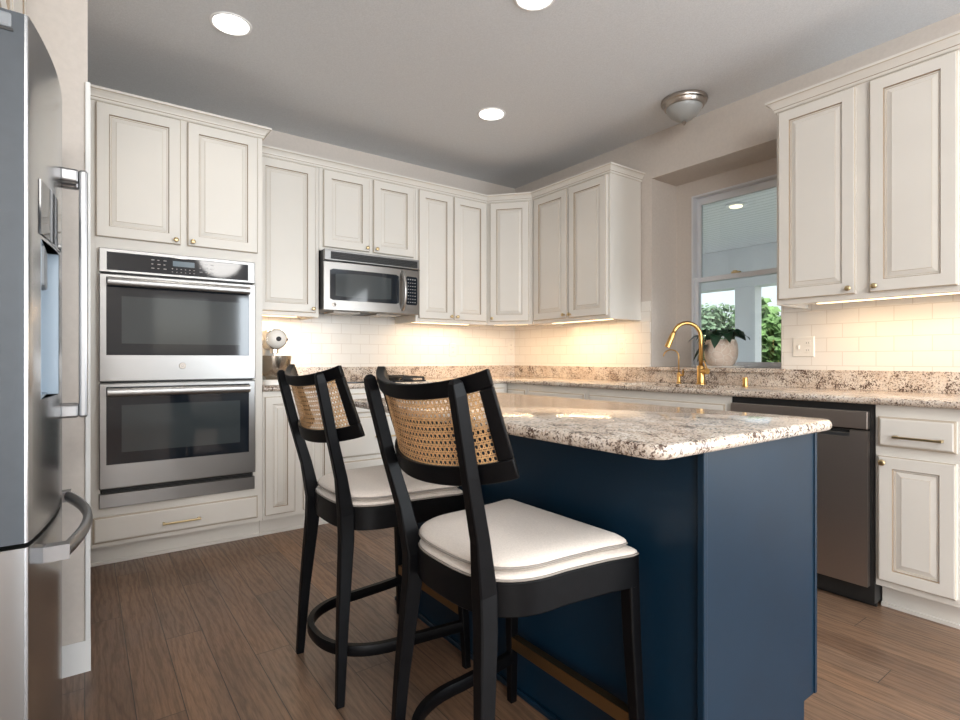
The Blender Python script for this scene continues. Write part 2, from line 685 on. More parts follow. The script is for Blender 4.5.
# left wall: fridge alcove, then the stub that ends beside the fridge
m = MB()
m.box((-1.0, 2.307, 0), (0.008, 2.46, ZC))
m.box((-1.0, 2.46, 0), (0.0, YA, ZC))
struct(m.build('wall_left', M['wall']))
m = MB()
m.box((-1.1, 1.40, 0), (-1.0, 2.46, ZC))
m.box((-4.0, 1.40, 0), (-1.1, 1.50, ZC))
struct(m.build('wall_alcove', M['wall']))
m = MB()
m.box((-4.1, -3.5, 0), (-4.0, 1.5, ZC))
struct(m.build('wall_far', M['wall']))
m = MB()
m.box((-4, -3.5, 0), (-3.1, -3.4, ZC))
m.box((-3.1, -3.5, 0), (-0.1, -3.4, 0.3))
m.box((-3.1, -3.5, 2.3), (-0.1, -3.4, ZC))
m.box((-0.1, -3.5, 0), (0.9, -3.4, ZC))
m.box((0.9, -3.5, 2.1), (1.7, -3.4, ZC))
m.box((0.9, -3.5, 0), (1.7, -3.4, 0.9))
m.box((1.7, -3.5, 0), (2.15, -3.4, ZC))
m.box((2.15, -3.5, 2.17), (3.28, -3.4, ZC))
m.box((2.15, -3.5, 0), (3.28, -3.4, 0.12))
m.box((3.28, -3.5, 0), (XB + 0.42, -3.4, ZC))
struct(m.build('wall_rear', M['wall']))
m = MB()
m.box((0.001, 2.298, 0.10), (0.016, 2.46, 2.03))
struct(m.build('trim_1', M['white_trim'], bevel=0.003))
m = MB()
prof = [(0, 0), (0.016, 0), (0.016, 0.085), (0.012, 0.092), (0.008, 0.105), (0, 0.108)]
m.sweep([(0.008, 2.46), (0.017, 2.46), (0.017, 2.296), (-0.9, 2.296)][1:], [(-o, z) for o, z in prof])
struct(m.build('baseboard_left', M['white_trim']))

# ------------------------------------------------------------------ window
win = struct(bpy.data.objects.new('window_1', None))
COL.objects.link(win)
win.location = (RX, (WY0 + WY1) / 2, WZ0)


def frame_rect(mb, x0, x1, y0, y1, z0, z1, w_, mi=0, wt=None, wb=None):
    wt = wt or w_
    wb = wb or w_
    mb.box((x0, y0, z0), (x1, y0 + w_, z1), mi)
    mb.box((x0, y1 - w_, z0), (x1, y1, z1), mi)
    mb.box((x0, y0 + w_, z1 - wt), (x1, y1 - w_, z1), mi)
    mb.box((x0, y0 + w_, z0), (x1, y1 - w_, z0 + wb), mi)


m = MB()
frame_rect(m, RX - 0.012, RX + 0.1, WY0, WY1, WZ0, WZ1, 0.014)
m.build('frame', M['vinyl'], win, bevel=0.003)
zm = 1.655
m = MB()
frame_rect(m, RX + 0.045, RX + 0.075, WY0 + 0.014, WY1 - 0.014, zm - 0.015, WZ1 - 0.014, 0.028, wt=0.05)
us = m.build('upper_sash', M['vinyl'], win, bevel=0.003)
m = MB()
m.box((RX + 0.058, WY0 + 0.04, zm + 0.02), (RX + 0.062, WY1 - 0.04, WZ1 - 0.06))
m.build('pane', M['pane'], us)
m = MB()
frame_rect(m, RX + 0.01, RX + 0.04, WY0 + 0.014, WY1 - 0.014, WZ0 + 0.014, zm + 0.02, 0.028, wt=0.035, wb=0.022)
ls = m.build('lower_sash', M['vinyl'], win, bevel=0.003)
m = MB()
m.box((RX + 0.023, WY0 + 0.04, WZ0 + 0.034), (RX + 0.027, WY1 - 0.04, zm - 0.012))
m.build('pane', M['pane'], ls)
m = MB()
m.box((RX + 0.005, 1.955, zm + 0.02), (RX + 0.03, 2.015, zm + 0.032))
m.box((RX - 0.004, 1.972, zm + 0.030), (RX + 0.012, 2.0, zm + 0.038))
m.build('sash_lock', M['brass_pale'], ls, bevel=0.002)

# ------------------------------------------------------------------ outside: porch, lawn, trees
m = MB()
m.box((RX + 0.13, -6, -0.35), (60, 40, -0.3))
o = m.build('lawn', M['lawn'])
o['kind'] = 'structure'
m = MB()
m.box((RX + 0.13, -1.0, -0.3), (7.7, 9.0, -0.1))
o = m.build('porch_floor', M['porch'])
o['kind'] = 'structure'
m = MB()
m.box((RX + 0.13, -1.0, 2.6), (7.7, 9.0, 2.7))
o = m.build('porch_ceiling', M['bead'])
o['kind'] = 'structure'
m = MB()
m.box((7.25, -1.0, 2.06), (7.5, 9.0, 2.6))
o = m.build('porch_beam', M['porch'], bevel=0.01)
o['kind'] = 'structure'
for py in (3.82, 0.9):
    t = thing('porch_post', 'white square porch post seen through the lower window pane' if py > 2 else 'white porch post beyond the window, far side of porch', 'post', (7.37, py, -0.1))
    m = MB()
    m.box((7.28, py - 0.14, -0.1), (7.46, py + 0.14, 2.06))
    m.build('shaft', M['porch'], t, bevel=0.006)
    m = MB()
    m.box((7.25, py - 0.17, -0.1), (7.49, py + 0.17, 0.08))
    m.build('base', M['porch'], t, bevel=0.006)
t = thing('porch_light', 'round lit porch ceiling light seen through the upper pane', 'light', (5.19, 2.81, 2.6))
m = MB()
m.lathe((5.19, 2.81, 2.6), [(0.095, 0), (0.095, -0.012), (0.064, -0.016)], 24)
m.build('rim', M['lamp_rim'], t, smooth=True)
m = MB()
m.lathe((5.19, 2.81, 2.584), [(0.062, 0), (0.056, -0.010), (0.03, -0.016)], 24)
m.build('lens', M['porch_glow'], t, smooth=True)


def tree(x, y, h, rad, mat_, label, n=2600, z0=-0.3, low=0.3):
    t = thing('tree', label, 'tree', (x, y, z0))
    mb = MB()
    mb.tube([(x, y, z0), (x + 0.1, y, z0 + h * 0.3), (x, y + 0.1, z0 + h * 0.65)], [0.16, 0.12, 0.06], 8)
    for k in range(5):
        a = k * 1.3
        mb.tube([(x, y, z0 + h * (0.3 + 0.06 * k)), (x + math.cos(a) * rad * 0.6, y + math.sin(a) * rad * 0.6, z0 + h * (0.5 + 0.07 * k))], [0.06, 0.02], 6)
    mb.build('trunk', M['bark'], t, smooth=True)
    mb = MB()
    blobs = [(x + random.uniform(-.5, .5) * rad * 1.2, y + random.uniform(-.5, .5) * rad * 1.2, z0 + h * random.uniform(low + 0.1, 0.88), rad * random.uniform(.35, .6)) for _ in range(11)]
    for i in range(n):
        bx, by, bz, br = random.choice(blobs)
        d = Vector((random.gauss(0, 1), random.gauss(0, 1), random.gauss(0, 1))).normalized() * br * random.uniform(0.6, 1.05)
        c = Vector((bx, by, bz)) + d
        a = Vector((random.gauss(0, 1), random.gauss(0, 1), random.gauss(0, 1))).normalized()
        b = a.orthogonal().normalized()
        s = random.uniform(0.14, 0.3)
        mb.face([mb.v(tuple(c + a * s)), mb.v(tuple(c + b * s * .6)), mb.v(tuple(c - a * s)), mb.v(tuple(c - b * s * .6))])
    mb.build('foliage', mat_, t, recalc=False)


tree(32.0, 19.7, 5.0, 2.0, M['tree_leaf2'], 'grey-green tree far beyond the lawn, left of the porch post', n=3000, low=0.25)
tree(24.0, 11.5, 3.7, 1.7, M['tree_leaf'], 'bright green leafy tree right of the porch post', n=3400, low=0.1)

# ------------------------------------------------------------------ cabinet parts
CAB = [M['cabinet'], M['glaze'], M['glaze_lt']]


def panel_rings(u0, u1, z0, z1, steps, back=0.0):
    return [[(u0 + i, v, z0 + i), (u1 - i, v, z0 + i), (u1 - i, v, z1 - i), (u0 + i, v, z1 - i)] for i, v in steps]


def raised_door(fr, u0, u1, z0, z1, parent, name='door', sw=0.055, v0=0.0):
    mb = MB(fr)
    w = min(u1 - u0, z1 - z0)
    sw = min(sw, w * 0.27)
    sl = min(0.019, w * 0.08)
    st = [(0.0, v0 + 0.0), (0.0, v0 + 0.0155), (0.0012, v0 + 0.0165), (0.0035, v0 + 0.020), (0.007, v0 + 0.021), (sw, v0 + 0.021),
          (sw + 0.0035, v0 + 0.0125), (sw + 0.009, v0 + 0.0135), (sw + 0.011, v0 + 0.0115), (sw + 0.011 + sl, v0 + 0.0165), (sw + 0.0125 + sl, v0 + 0.0185)]
    mi = [0, 1, 2, 0, 0, 1, 0, 2, 0, 2, 0]
    mb.rings(panel_rings(u0, u1, z0, z1, st), mi)
    return mb.build(name, CAB, parent)


def slab_drawer(fr, u0, u1, z0, z1, parent, name='drawer'):
    mb = MB(fr)
    st = [(0, 0), (0, 0.013), (0.0012, 0.014), (0.006, 0.0155), (0.007, 0.019), (0.012, 0.021)]
    mi = [0, 1, 2, 1, 0, 0]
    mb.rings(panel_rings(u0, u1, z0, z1, st), mi)
    return mb.build(name, CAB, parent)


def knob(fr, u, z, parent, mt='brass_pale', v0=0.021):
    mb = MB(fr)
    rings = []
    for r, h in [(0.0075, 0), (0.006, 0.003), (0.0055, 0.010), (0.011, 0.014), (0.0135, 0.019), (0.0125, 0.024), (0.008, 0.027)]:
        rings.append([(u + r * math.cos(2 * PI * i / 16), v0 + h, z + r * math.sin(2 * PI * i / 16)) for i in range(16)])
    mb.rings(rings)
    return mb.build('knob', M[mt], parent, smooth=True)


def bar_pull(fr, u0, u1, z, parent, mt='brass_pale', v0=0.021):
    mb = MB(fr)
    mb.box((u0, v0 + 0.024, z - 0.005), (u1, v0 + 0.034, z + 0.005))
    for u in (u0 + 0.008, u1 - 0.008):
        mb.box((u - 0.006, v0, z - 0.006), (u + 0.006, v0 + 0.028, z + 0.006))
    return mb.build('pull', M[mt], parent, bevel=0.002)


def carcass(fr, u0, u1, z0, z1, depth, parent, edge=0.0015):
    mb = MB(fr)
    mb.box((u0, -depth, z0), (u1, 0, z1))
    return mb.build('cabinet_box', M['cabinet'], parent, bevel=edge)


CROWN = [(0.0, 0.0), (0.006, 0.0), (0.010, 0.005), (0.010, 0.014), (0.013, 0.016), (0.016, 0.024), (0.026, 0.038), (0.036, 0.046), (0.042, 0.048), (0.042, 0.060), (0.0, 0.060)]
CR_Z = UZ1 - 0.004


def crown_mesh(mb, path, scale=1.0):
    """path given with the room on the left of travel; glaze in the grooves"""
    P = [(o * scale, CR_Z + z) for o, z in CROWN]
    n = len(path)
    rings = []
    for i in range(n):
        p = Vector(path[i])
        d0 = (p - Vector(path[i - 1])).normalized() if i > 0 else None
        d1 = (Vector(path[i + 1]) - p).normalized() if i < n - 1 else None
        d0 = d0 or d1
        d1 = d1 or d0
        n0, n1 = Vector((-d0.y, d0.x)), Vector((-d1.y, d1.x))
        b = (n0 + n1).normalized()
        k = 1 / max(0.3, b.dot(n0))
        rings.append([mb.v((p.x + b.x * o * k, p.y + b.y * o * k, z)) for o, z in P])
    c = len(P)
    for i in range(n - 1):
        for j in range(c):
            k = (j + 1) % c
            mi = 1 if j == 3 else (2 if j in (0, 7) else 0)
            mb.face([rings[i][j], rings[i][k], rings[i + 1][k], rings[i + 1][j]], mi)
    mb.face(rings[0])
    mb.face(rings[-1])


# ------------------------------------------------------------------ tall oven cabinet
fa = frame_a(FACE_A)
OX0, OX1, OZ0, OZ1 = 0.058, 0.808, 0.312, 1.642
t = thing('oven_cabinet', 'tall cream cabinet built around the double wall oven', 'cabinet', (0.44, FACE_A, 0))
TX0, TX1 = 0.018, 0.856
m = MB()
# body as a shell with a hole for the oven
D = YA - FACE_A
m.box((TX0, FACE_A, 0.112), (OX0 + 0.006, YA - 0.01, UZ1))
m.box((OX1 - 0.006, FACE_A, 0.112), (TX1, YA - 0.01, UZ1))
m.box((OX0 + 0.006, FACE_A, 0.112), (OX1 - 0.006, YA - 0.01, OZ0 + 0.006))
m.box((OX0 + 0.006, FACE_A, OZ1 - 0.006), (OX1 - 0.006, YA - 0.01, UZ1))
m.build('cabinet_box', M['cabinet'], t)
m = MB()
m.box((TX0, FACE_A + 0.075, 0.0), (TX1, YA - 0.02, 0.112))
m.box((TX0, FACE_A + 0.063, 0.0), (TX1, FACE_A + 0.075, 0.018))
m.build('toe_kick', M['cabinet'], t, bevel=0.002)
m = MB()
crown_mesh(m, [(TX1, UP_A - 0.045), (TX1, FACE_A), (TX0, FACE_A)])
m.build('crown', CAB, t)
d = raised_door(fa, 0.045, 0.424, 1.700, 2.383, t)
knob(fa, 0.400, 1.722, d)
d = raised_door(fa, 0.458, 0.826, 1.700, 2.383, t)
knob(fa, 0.482, 1.722, d)
d = slab_drawer(fa, 0.032, 0.826, 0.136, 0.268, t)
bar_pull(fa, 0.335, 0.520, 0.192, d)

# ------------------------------------------------------------------ double wall oven
fo = frame_a(FACE_A)
t = thing('double_wall_oven', 'stainless double wall oven with black glass doors', 'oven', (0.43, FACE_A, OZ0))
m = MB(fo)
m.box((OX0 + 0.012, -0.5, OZ0 + 0.012), (OX1 - 0.012, 0.006, OZ1 - 0.012))
m.build('oven_body', M['black_plastic'], t)
# control panel
m = MB(fo)
m.rings(panel_rings(OX0, OX1, 1.519, OZ1, [(0, 0.002), (0, 0.024), (0.003, 0.027)]), 0)
cp = m.build('control_panel', M['steel_h'], t)
m = MB(fo)
m.rings(panel_rings(OX0 + 0.032, OX1 - 0.038, 1.532, 1.624, [(0, 0.026), (0, 0.0285), (0.002, 0.0295)]), 0)
gp = m.build('glass_panel', M['black_glass'], cp)
m = MB(fo)
m.box((0.385, 0.0295, 1.578), (0.490, 0.0305, 1.606))
m.build('display', M['display'], cp)
m = MB(fo)
for gx, n in ((0.285, 3), (0.515, 3)):
    for i in range(n):
        for k in range(3):
            wk = 0.009 if (i + k) % 2 else 0.014
            m.box((gx + i * 0.028, 0.0295, 1.600 - k * 0.022), (gx + i * 0.028 + wk, 0.0302, 1.604 - k * 0.022))
    m.build('key_marks', M['key'], cp)
    m = MB(fo)
for i in range(6):
    for k in range(2):
        m.box((0.380 + i * 0.021, 0.0295, 1.562 - k * 0.017), (0.386 + i * 0.021, 0.0302, 1.565 - k * 0.017))
m.build('key_marks', M['key'], cp)


def oven_door(z0, z1, zg0, zg1, badge):
    mb = MB(fo)
    mb.rings(panel_rings(OX0, OX1, z0, z1, [(0, 0.002), (0, 0.034), (0.004, 0.038)]), 0)
    dr = mb.build('door', M['steel_h'], t)
    mb = MB(fo)
    mb.rings(panel_rings(OX0 + 0.030, OX1 - 0.036, zg0, zg1, [(0, 0.037), (0, 0.0395), (0.002, 0.0405)]), 0)
    mb.build('door_glass', M['black_glass'], dr)
    mb = MB(fo)
    mb.rings(panel_rings(OX0 + 0.095, OX1 - 0.085, zg0 + 0.06, zg1 - 0.095, [(0, 0.0405), (0.0, 0.0408)]), 0)
    mb.build('viewing_window', M['window_film'], dr)
    mb = MB(fo)
    zh = zg1 - 0.026
    mb.tube([(OX0 + 0.034, 0.080, zh), (OX1 - 0.040, 0.080, zh)], 0.022, 16, sx=1.0, sy=0.62)
    for u in (OX0 + 0.05, OX1 - 0.058):
        mb.box((u - 0.012, 0.038, zh - 0.012), (u + 0.012, 0.078, zh + 0.012))
    mb.build('handle', M['handle_steel'], dr, smooth=True)
    if badge:
        mb = MB(fo)
        cx, cz = 0.43, z0 + 0.078
        mb.rings([[(cx + r * math.cos(2 * PI * i / 24), v, cz + r * math.sin(2 * PI * i / 24)) for i in range(24)] for r, v in ((0.0165, 0.037), (0.0165, 0.041), (0.0145, 0.043), (0.0135, 0.0415))])
        bd = mb.build('badge', M['nickel'], dr, smooth=True)
        mono_badge(fo, cx, cz, 0.0095, 0.0418, bd)
    return dr


def mono_badge(fr, cx, cz, s, v, parent):
    """the maker's round monogram: two entwined script letters, as raised lines"""
    mb = MB(fr)
    g = [(-0.15 + 0.45 * math.cos(a), 0.1 + 0.7 * math.sin(a)) for a in [math.radians(k) for k in range(40, 330, 29)]] + [(0.0, -0.1), (-0.25, -0.1)]
    e = [(0.75, 0.55), (0.45, 0.75), (0.25, 0.5), (0.5, 0.1), (0.2, -0.2), (0.3, -0.6), (0.6, -0.6), (0.8, -0.3)]
    for pts in (g, e):
        mb.tube([(cx + x * s, v, cz + z * s) for x, z in pts], 0.0008, 5)
    mb.build('monogram', M['grey_plastic'], parent)


oven_door(0.960, 1.510, 1.095, 1.494, True)
oven_door(0.412, 0.950, 0.535, 0.932, False)
m = MB(fo)
m.rings(panel_rings(OX0, OX1, OZ0, 0.385, [(0, 0.002), (0, 0.020), (0.003, 0.023)]), 0)
m.build('lower_trim', M['steel_h'], t)
m = MB(fo)
for k in range(3):
    m.box((OX0 + 0.02, 0.006, 0.388 + k * 0.008), (OX1 - 0.02, 0.020, 0.392 + k * 0.008))
m.build('vent', M['black_plastic'], t)

# ------------------------------------------------------------------ wall cabinets on the back wall
fu = frame_a(UP_A)
DU = YA - UP_A - 0.009


def wall_cab(label, fr, u0, u1, z0, doors, depth=DU, loc=None, skirt=True):
    c = fr((u0 + u1) / 2, 0, z0)
    t = thing('wall_cabinet', label, 'cabinet', loc or c)
    mb = MB(fr)
    mb.box((u0, -depth, z0 + 0.022), (u1, -0.019, UZ1))          # carcass set behind the face frame
    mb.build('cabinet_box', M['cabinet'], t)
    mb = MB(fr)
    mb.box((u0, -0.019, z0), (u1, 0.0, UZ1))
    mb.build('face_frame', M['cabinet'], t, bevel=0.0015)
    if skirt:
        mb = MB(fr)
        mb.box((u0, -depth, z0), (u0 + 0.016, -0.019, z0 + 0.022))
        mb.build('side_skirt', M['cabinet'], t)
        mb = MB(fr)
        mb.box((u1 - 0.016, -depth, z0), (u1, -0.019, z0 + 0.022))
        mb.build('side_skirt', M['cabinet'], t)
    for (a, b, za, zb, ku) in doors:
        dd = raised_door(fr, a, b, za, zb, t)
        if ku is not None:
            knob(fr, ku, za + 0.026, dd)
    return t


ZT = 2.382
ZD = 1.389
wall_cab('cream single-door wall cabinet between oven cabinet and microwave', fu, 0.858, 1.298, UZ0, [(0.885, 1.272, ZD, ZT, 1.250)])
wall_cab('short cream two-door wall cabinet above the microwave', fu, 1.300, 2.054, 1.825, [(1.326, 1.666, 1.850, ZT, 1.645), (1.698, 2.030, 1.850, ZT, 1.720)], skirt=False)
wall_cab('cream two-door wall cabinet right of the microwave', fu, 2.056, 2.742, UZ0, [(2.078, 2.388, ZD, ZT, 2.366), (2.402, 2.722, ZD, ZT, 2.424)])
# diagonal corner cabinet
pA, pB = Vector((2.744, UP_A)), Vector((UP_B, 3.352))
ud = (pB - pA).normalized()
vd = Vector((-ud.y, ud.x)) * -1
if vd.x > 0:
    vd = -vd
Ld = (pB - pA).length
fd = frame_dir(pA, ud, vd)
t = thing('wall_cabinet', 'cream diagonal single-door cabinet in the room corner', 'cabinet', (2.95, 3.6, UZ0))
pent = [(2.746, UP_A + 0.004), (UP_B + 0.003, 3.354), (XB - 0.009, 3.354), (XB - 0.009, YA - 0.009), (2.746, YA - 0.009)]
m = MB()
m.prism(pent, UZ0 + 0.022, UZ1)
m.build('cabinet_box', M['cabinet'], t)
m = MB(fd)
m.box((0.004, -0.012, UZ0), (Ld - 0.004, 0.0, UZ1))
m.build('face_frame', M['cabinet'], t, bevel=0.0015)
d = raised_door(fd, 0.030, Ld - 0.030, ZD, ZT, t)
knob(fd, 0.052, ZD + 0.026, d)
# right wall, left of the window
fub = frame_b(UP_B)
DUB = XB - UP_B - 0.009
wall_cab('cream two-door wall cabinet left of the window recess', fub, 2.534, 3.350, UZ0, [(2.558, 2.925, ZD, ZT, 2.902), (2.945, 3.318, ZD, ZT, 2.968)], depth=DUB)
wall_cab('cream two-door wall cabinet right of the window', fub, 0.600, 1.398, UZ0, [(0.650, 0.968, ZD, ZT, 0.944), (1.026, 1.382, ZD, ZT, 1.050)], depth=DUB)

t = thing('crown_molding', 'cream crown molding over the corner run of wall cabinets', 'molding', (2.2, UP_A, CR_Z))
m = MB()
crown_mesh(m, [(XB - 0.002, 2.534), (UP_B, 2.534), (UP_B, 3.352), (2.744, UP_A), (TX1 + 0.045, UP_A)], 0.85)
m.build('profile', CAB, t)
t = thing('crown_molding', 'cream crown molding over the cabinet right of the window', 'molding', (UP_B, 1.0, CR_Z))
m = MB()
crown_mesh(m, [(UP_B, 0.600), (UP_B, 1.398), (XB - 0.002, 1.398)], 1.0)
m.build('profile', CAB, t)

# ------------------------------------------------------------------ under-cabinet lights
def led_bar(label, a, b, ang, target_dir, power):
    a, b = Vector(a), Vector(b)
    c = (a + b) / 2
    L = (b - a).length
    t = thing('under_cabinet_light', label, 'light', tuple(c), 'under-cabinet light bars')
    fr = frame_dir((a.x, a.y), ((b - a).x / L, (b - a).y / L), (-(b - a).y / L, (b - a).x / L))
    mb = MB(fr)
    mb.box((0, -0.018, a.z), (L, 0.018, a.z + 0.014))
    mb.build('housing', M['white_plastic'], t, bevel=0.002)
    mb = MB(fr)
    mb.box((0.01, -0.013, a.z - 0.004), (L - 0.01, 0.013, a.z))
    mb.build('lens', M['led_glow'], t)
    l = bpy.data.lights.new('led_glow', 'AREA')
    l.shape = 'RECTANGLE'
    l.size, l.size_y = L - 0.03, 0.024
    l.energy = power
    l.color = (1.0, 0.69, 0.40)
    o = bpy.data.objects.new('led_glow', l)
    COL.objects.link(o)
    o.parent = t
    o.location = (0, 0, a.z - 0.008 - c.z)
    o.rotation_euler = (0, 0, math.atan2((b - a).y, (b - a).x))


LZ = UZ0 + 0.008
led_bar('warm light bar under the cabinet beside the oven', (0.90, 3.80, LZ), (1.20, 3.80, LZ), 0, 0, 2.9)
led_bar('warm light bar under the cabinet right of the microwave', (2.10, 3.80, LZ), (2.66, 3.80, LZ), 0, 0, 2.2)
led_bar('short warm light bar under the diagonal corner cabinet', (2.83, 3.68, LZ), (3.03, 3.44, LZ), 0, 0, 1.8)
led_bar('warm light bar under the cabinet left of the window', (3.13, 2.62, LZ), (3.13, 3.26, LZ), 0, 0, 2.9)
led_bar('warm light bar under the cabinet right of the window', (3.13, 0.62, LZ), (3.13, 1.26, LZ), 0, 0, 1.8)

# ------------------------------------------------------------------ microwave
fm = frame_a(3.590)
MX0, MX1, MZ0, MZ1 = 1.306, 2.044, 1.408, 1.822
t = thing('microwave', 'stainless over-range microwave under the short wall cabinet', 'microwave', (1.675, 3.59, MZ0))
m = MB(fm)
m.box((MX0, -0.39, MZ0 + 0.006), (MX1, 0, MZ1))
m.build('case', M['black_plastic'], t, bevel=0.003)
m = MB(fm)
m.rings(panel_rings(MX0, MX1, 1.748, MZ1, [(0, 0), (0, 0.020), (0.004, 0.025)]), 0)
g = m.build('vent_grille', M['steel_h'], t)
m = MB(fm)
m.box((MX0 + 0.045, 0.024, 1.758), (MX1 - 0.02, 0.0265, 1.809))
sl = m.build('louvers', M['black_plastic'], g)
m = MB(fm)
for k in range(4):
    m.box((MX0 + 0.05, 0.0265, 1.765 + k * 0.0115), (MX1 - 0.025, 0.031, 1.7685 + k * 0.0115))
m.build('slats', M['black_plastic'], sl)
# door, softly bowed
m = MB(fm)


def bowed(mb, u0, u1, z0, z1, v0, v1, bow, n=14, mi=0):
    rings = []
    for i in range(n + 1):
        u = u0 + (u1 - u0) * i / n
        q = (u - MX0) / (MX1 - MX0) * 2 - 1
        vv = v1 + bow * (1 - q * q)
        rings.append([(u, v0, z0), (u, vv - 0.004, z0), (u, vv, z0 + 0.004), (u, vv, z1 - 0.004), (u, vv - 0.004, z1), (u, v0, z1)])
    mb.rings(rings, mi)


bowed(m, MX0, MX1, MZ0, 1.741, 0, 0.018, 0.018)
d = m.build('door', M['steel_mw'], t, smooth=True)


def bow_panel(mb, u0, u1, z0, z1, lift, r=0.02, n=12):
    top, bot = [], []
    rings = []
    for i in range(n + 1):
        u = u0 + (u1 - u0) * i / n
        q = (u - MX0) / (MX1 - MX0) * 2 - 1
        vv = 0.018 + 0.018 * (1 - q * q) + lift
        e = min(u - u0, u1 - u)
        c = r - math.sqrt(max(0, r * r - (r - min(e, r)) ** 2))
        rings.append([(u, vv - 0.004, z0 + c), (u, vv, z0 + c), (u, vv, z1 - c), (u, vv - 0.004, z1 - c)])
    mb.rings(rings)


m = MB(fm)
bow_panel(m, MX0 + 0.040, 1.865, 1.478, 1.692, 0.0015, 0.010, 24)
w_ = m.build('door_glass', M['black_glass'], d, smooth=True)
m = MB(fm)
n = 14
rings = []
for i in range(n + 1):
    u = MX0 + 0.078 + (1.800 - MX0 - 0.078) * i / n
    q = (u - MX0) / (MX1 - MX0) * 2 - 1
    vv = 0.018 + 0.018 * (1 - q * q) + 0.003
    a = (i / n * 2 - 1)
    zt = 1.665 + 0.008 * (1 - a * a) - 0.006
    zb = 1.503 - 0.008 * (1 - a * a) + 0.006
    rings.append([(u, vv - 0.003, zb), (u, vv, zb), (u, vv, zt), (u, vv - 0.003, zt)])
m.rings(rings)
m.build('viewing_window', M['window_film'], d, smooth=True)
m = MB(fm)
bow_panel(m, 1.925, 2.026, 1.478, 1.690, 0.0015, 0.012)
cp = m.build('control_panel', M['black_glass'], d, smooth=True)
m = MB(fm)
for r in range(8):
    for c in range(4):
        uu = 1.940 + c * 0.020
        q = (uu - MX0) / (MX1 - MX0) * 2 - 1
        vv = 0.018 + 0.018 * (1 - q * q) + 0.0012
        zz = 1.664 - r * 0.024
        m.box((uu, vv, zz), (uu + 0.009, vv + 0.0010, zz + (0.009 if r == 0 else 0.005)))
m.build('key_marks', M['key'], cp)
m = MB(fm)
pts = []
for i in range(15):
    a = i / 14
    pts.append((1.893, 0.030 + 0.050 * math.sin(PI * a) ** 0.7, 1.436 + 0.286 * a))
m.tube(pts, 0.013, 12, sx=1.0, sy=1.0)
m.build('handle', M['handle_steel'], d, smooth=True)
m = MB(fm)
cx, cz = 1.374, 1.447
q = (cx - MX0) / (MX1 - MX0) * 2 - 1
vv = 0.018 + 0.018 * (1 - q * q)
m.rings([[(cx + r * math.cos(2 * PI * i / 20), v, cz + r * math.sin(2 * PI * i / 20)) for i in range(20)] for r, v in ((0.014, vv - 0.002), (0.014, vv + 0.004), (0.012, vv + 0.005))])
bd = m.build('badge', M['nickel'], d, smooth=True)
mono_badge(fm, cx, cz, 0.008, vv + 0.0055, bd)
m = MB(fm)
m.box((1.42, -0.30, MZ0 - 0.004), (1.62, -0.10, MZ0 + 0.006))
m.build('grease_filter', M['nickel'], t)
m = MB(fm)
m.box((1.75, -0.30, MZ0 - 0.004), (1.95, -0.10, MZ0 + 0.006))
m.build('grease_filter', M['nickel'], t)

# ------------------------------------------------------------------ base cabinets
def base_cab(label, fr, u0, u1, depth, doors=(), drawers=(), toe=True, recess=0.075, shoe=True):
    c = fr((u0 + u1) / 2, 0, 0)
    t = thing('base_cabinet', label, 'cabinet', c)
    carcass(fr, u0, u1, 0.108, CT - 0.032, depth, t)
    if toe:
        mb = MB(fr)
        mb.box((u0, -depth, 0), (u1, -recess, 0.108))
        if shoe:
            mb.box((u0, -recess, 0), (u1, -recess + 0.012, 0.018))
        mb.build('toe_kick', M['cabinet'], t, bevel=0.002)
    for dd in doors:
        dr = raised_door(fr, dd[0], dd[1], dd[2], dd[3], t, sw=dd[6] if len(dd) > 6 else 0.055)
        if dd[4] is not None:
            knob(fr, dd[4], dd[5], dr)
    for dd in drawers:
        dr = slab_drawer(fr, dd[0], dd[1], dd[2], dd[3], t, dd[5] if len(dd) > 5 else 'drawer')
        if dd[4]:
            mid = (dd[0] + dd[1]) / 2
            bar_pull(fr, mid - dd[4] / 2, mid + dd[4] / 2, (dd[2] + dd[3]) / 2 - 0.008, dr)
    return t


DA = YA - FACE_A - 0.005
DB = XB - FACE_B - 0.005
base_cab('cream two-door base cabinet beside the oven cabinet', fa, 0.858, 1.298, DA,
         doors=[(0.868, 1.046, 0.138, 0.848, None, 0, 0.045), (1.096, 1.276, 0.138, 0.848, None, 0, 0.045)])
base_cab('cream three-drawer base cabinet under the cooktop', fa, 1.300, 2.054, DA,
         drawers=[(1.322, 2.032, 0.715, 0.848, 0.20), (1.322, 2.032, 0.430, 0.690, 0.20), (1.322, 2.032, 0.138, 0.405, 0.20)])
base_cab('cream base cabinet right of the cooktop, behind the island', fa, 2.056, 2.738, DA,
         doors=[(2.080, 2.360, 0.138, 0.690, 2.33, 0.66), (2.380, 2.700, 0.138, 0.690, 2.41, 0.66)],
         drawers=[(2.080, 2.700, 0.715, 0.848, 0.2)])
fb = frame_b(FACE_B)
t = base_cab('blind corner base cabinet where the two counters meet', fb, 3.115, 3.372, DB,
             doors=[(3.140, 3.350, 0.138, 0.690, None, 0)], drawers=[(3.140, 3.350, 0.715, 0.836, None, 'drawer_front')])
base_cab('cream drawer base cabinet between the corner and the sink', fb, 2.510, 3.113, DB,
         drawers=[(2.535, 3.095, 0.715, 0.836, 0.16), (2.535, 3.095, 0.430, 0.690, 0.16), (2.535, 3.095, 0.138, 0.405, 0.16)])
base_cab('wide cream sink base cabinet under the window', fb, 1.508, 2.508, DB,
         doors=[(1.535, 1.995, 0.138, 0.690, 1.97, 0.66), (2.015, 2.485, 0.138, 0.690, 2.04, 0.66)],
         drawers=[(1.535, 2.485, 0.715, 0.836, None, 'false_front')])
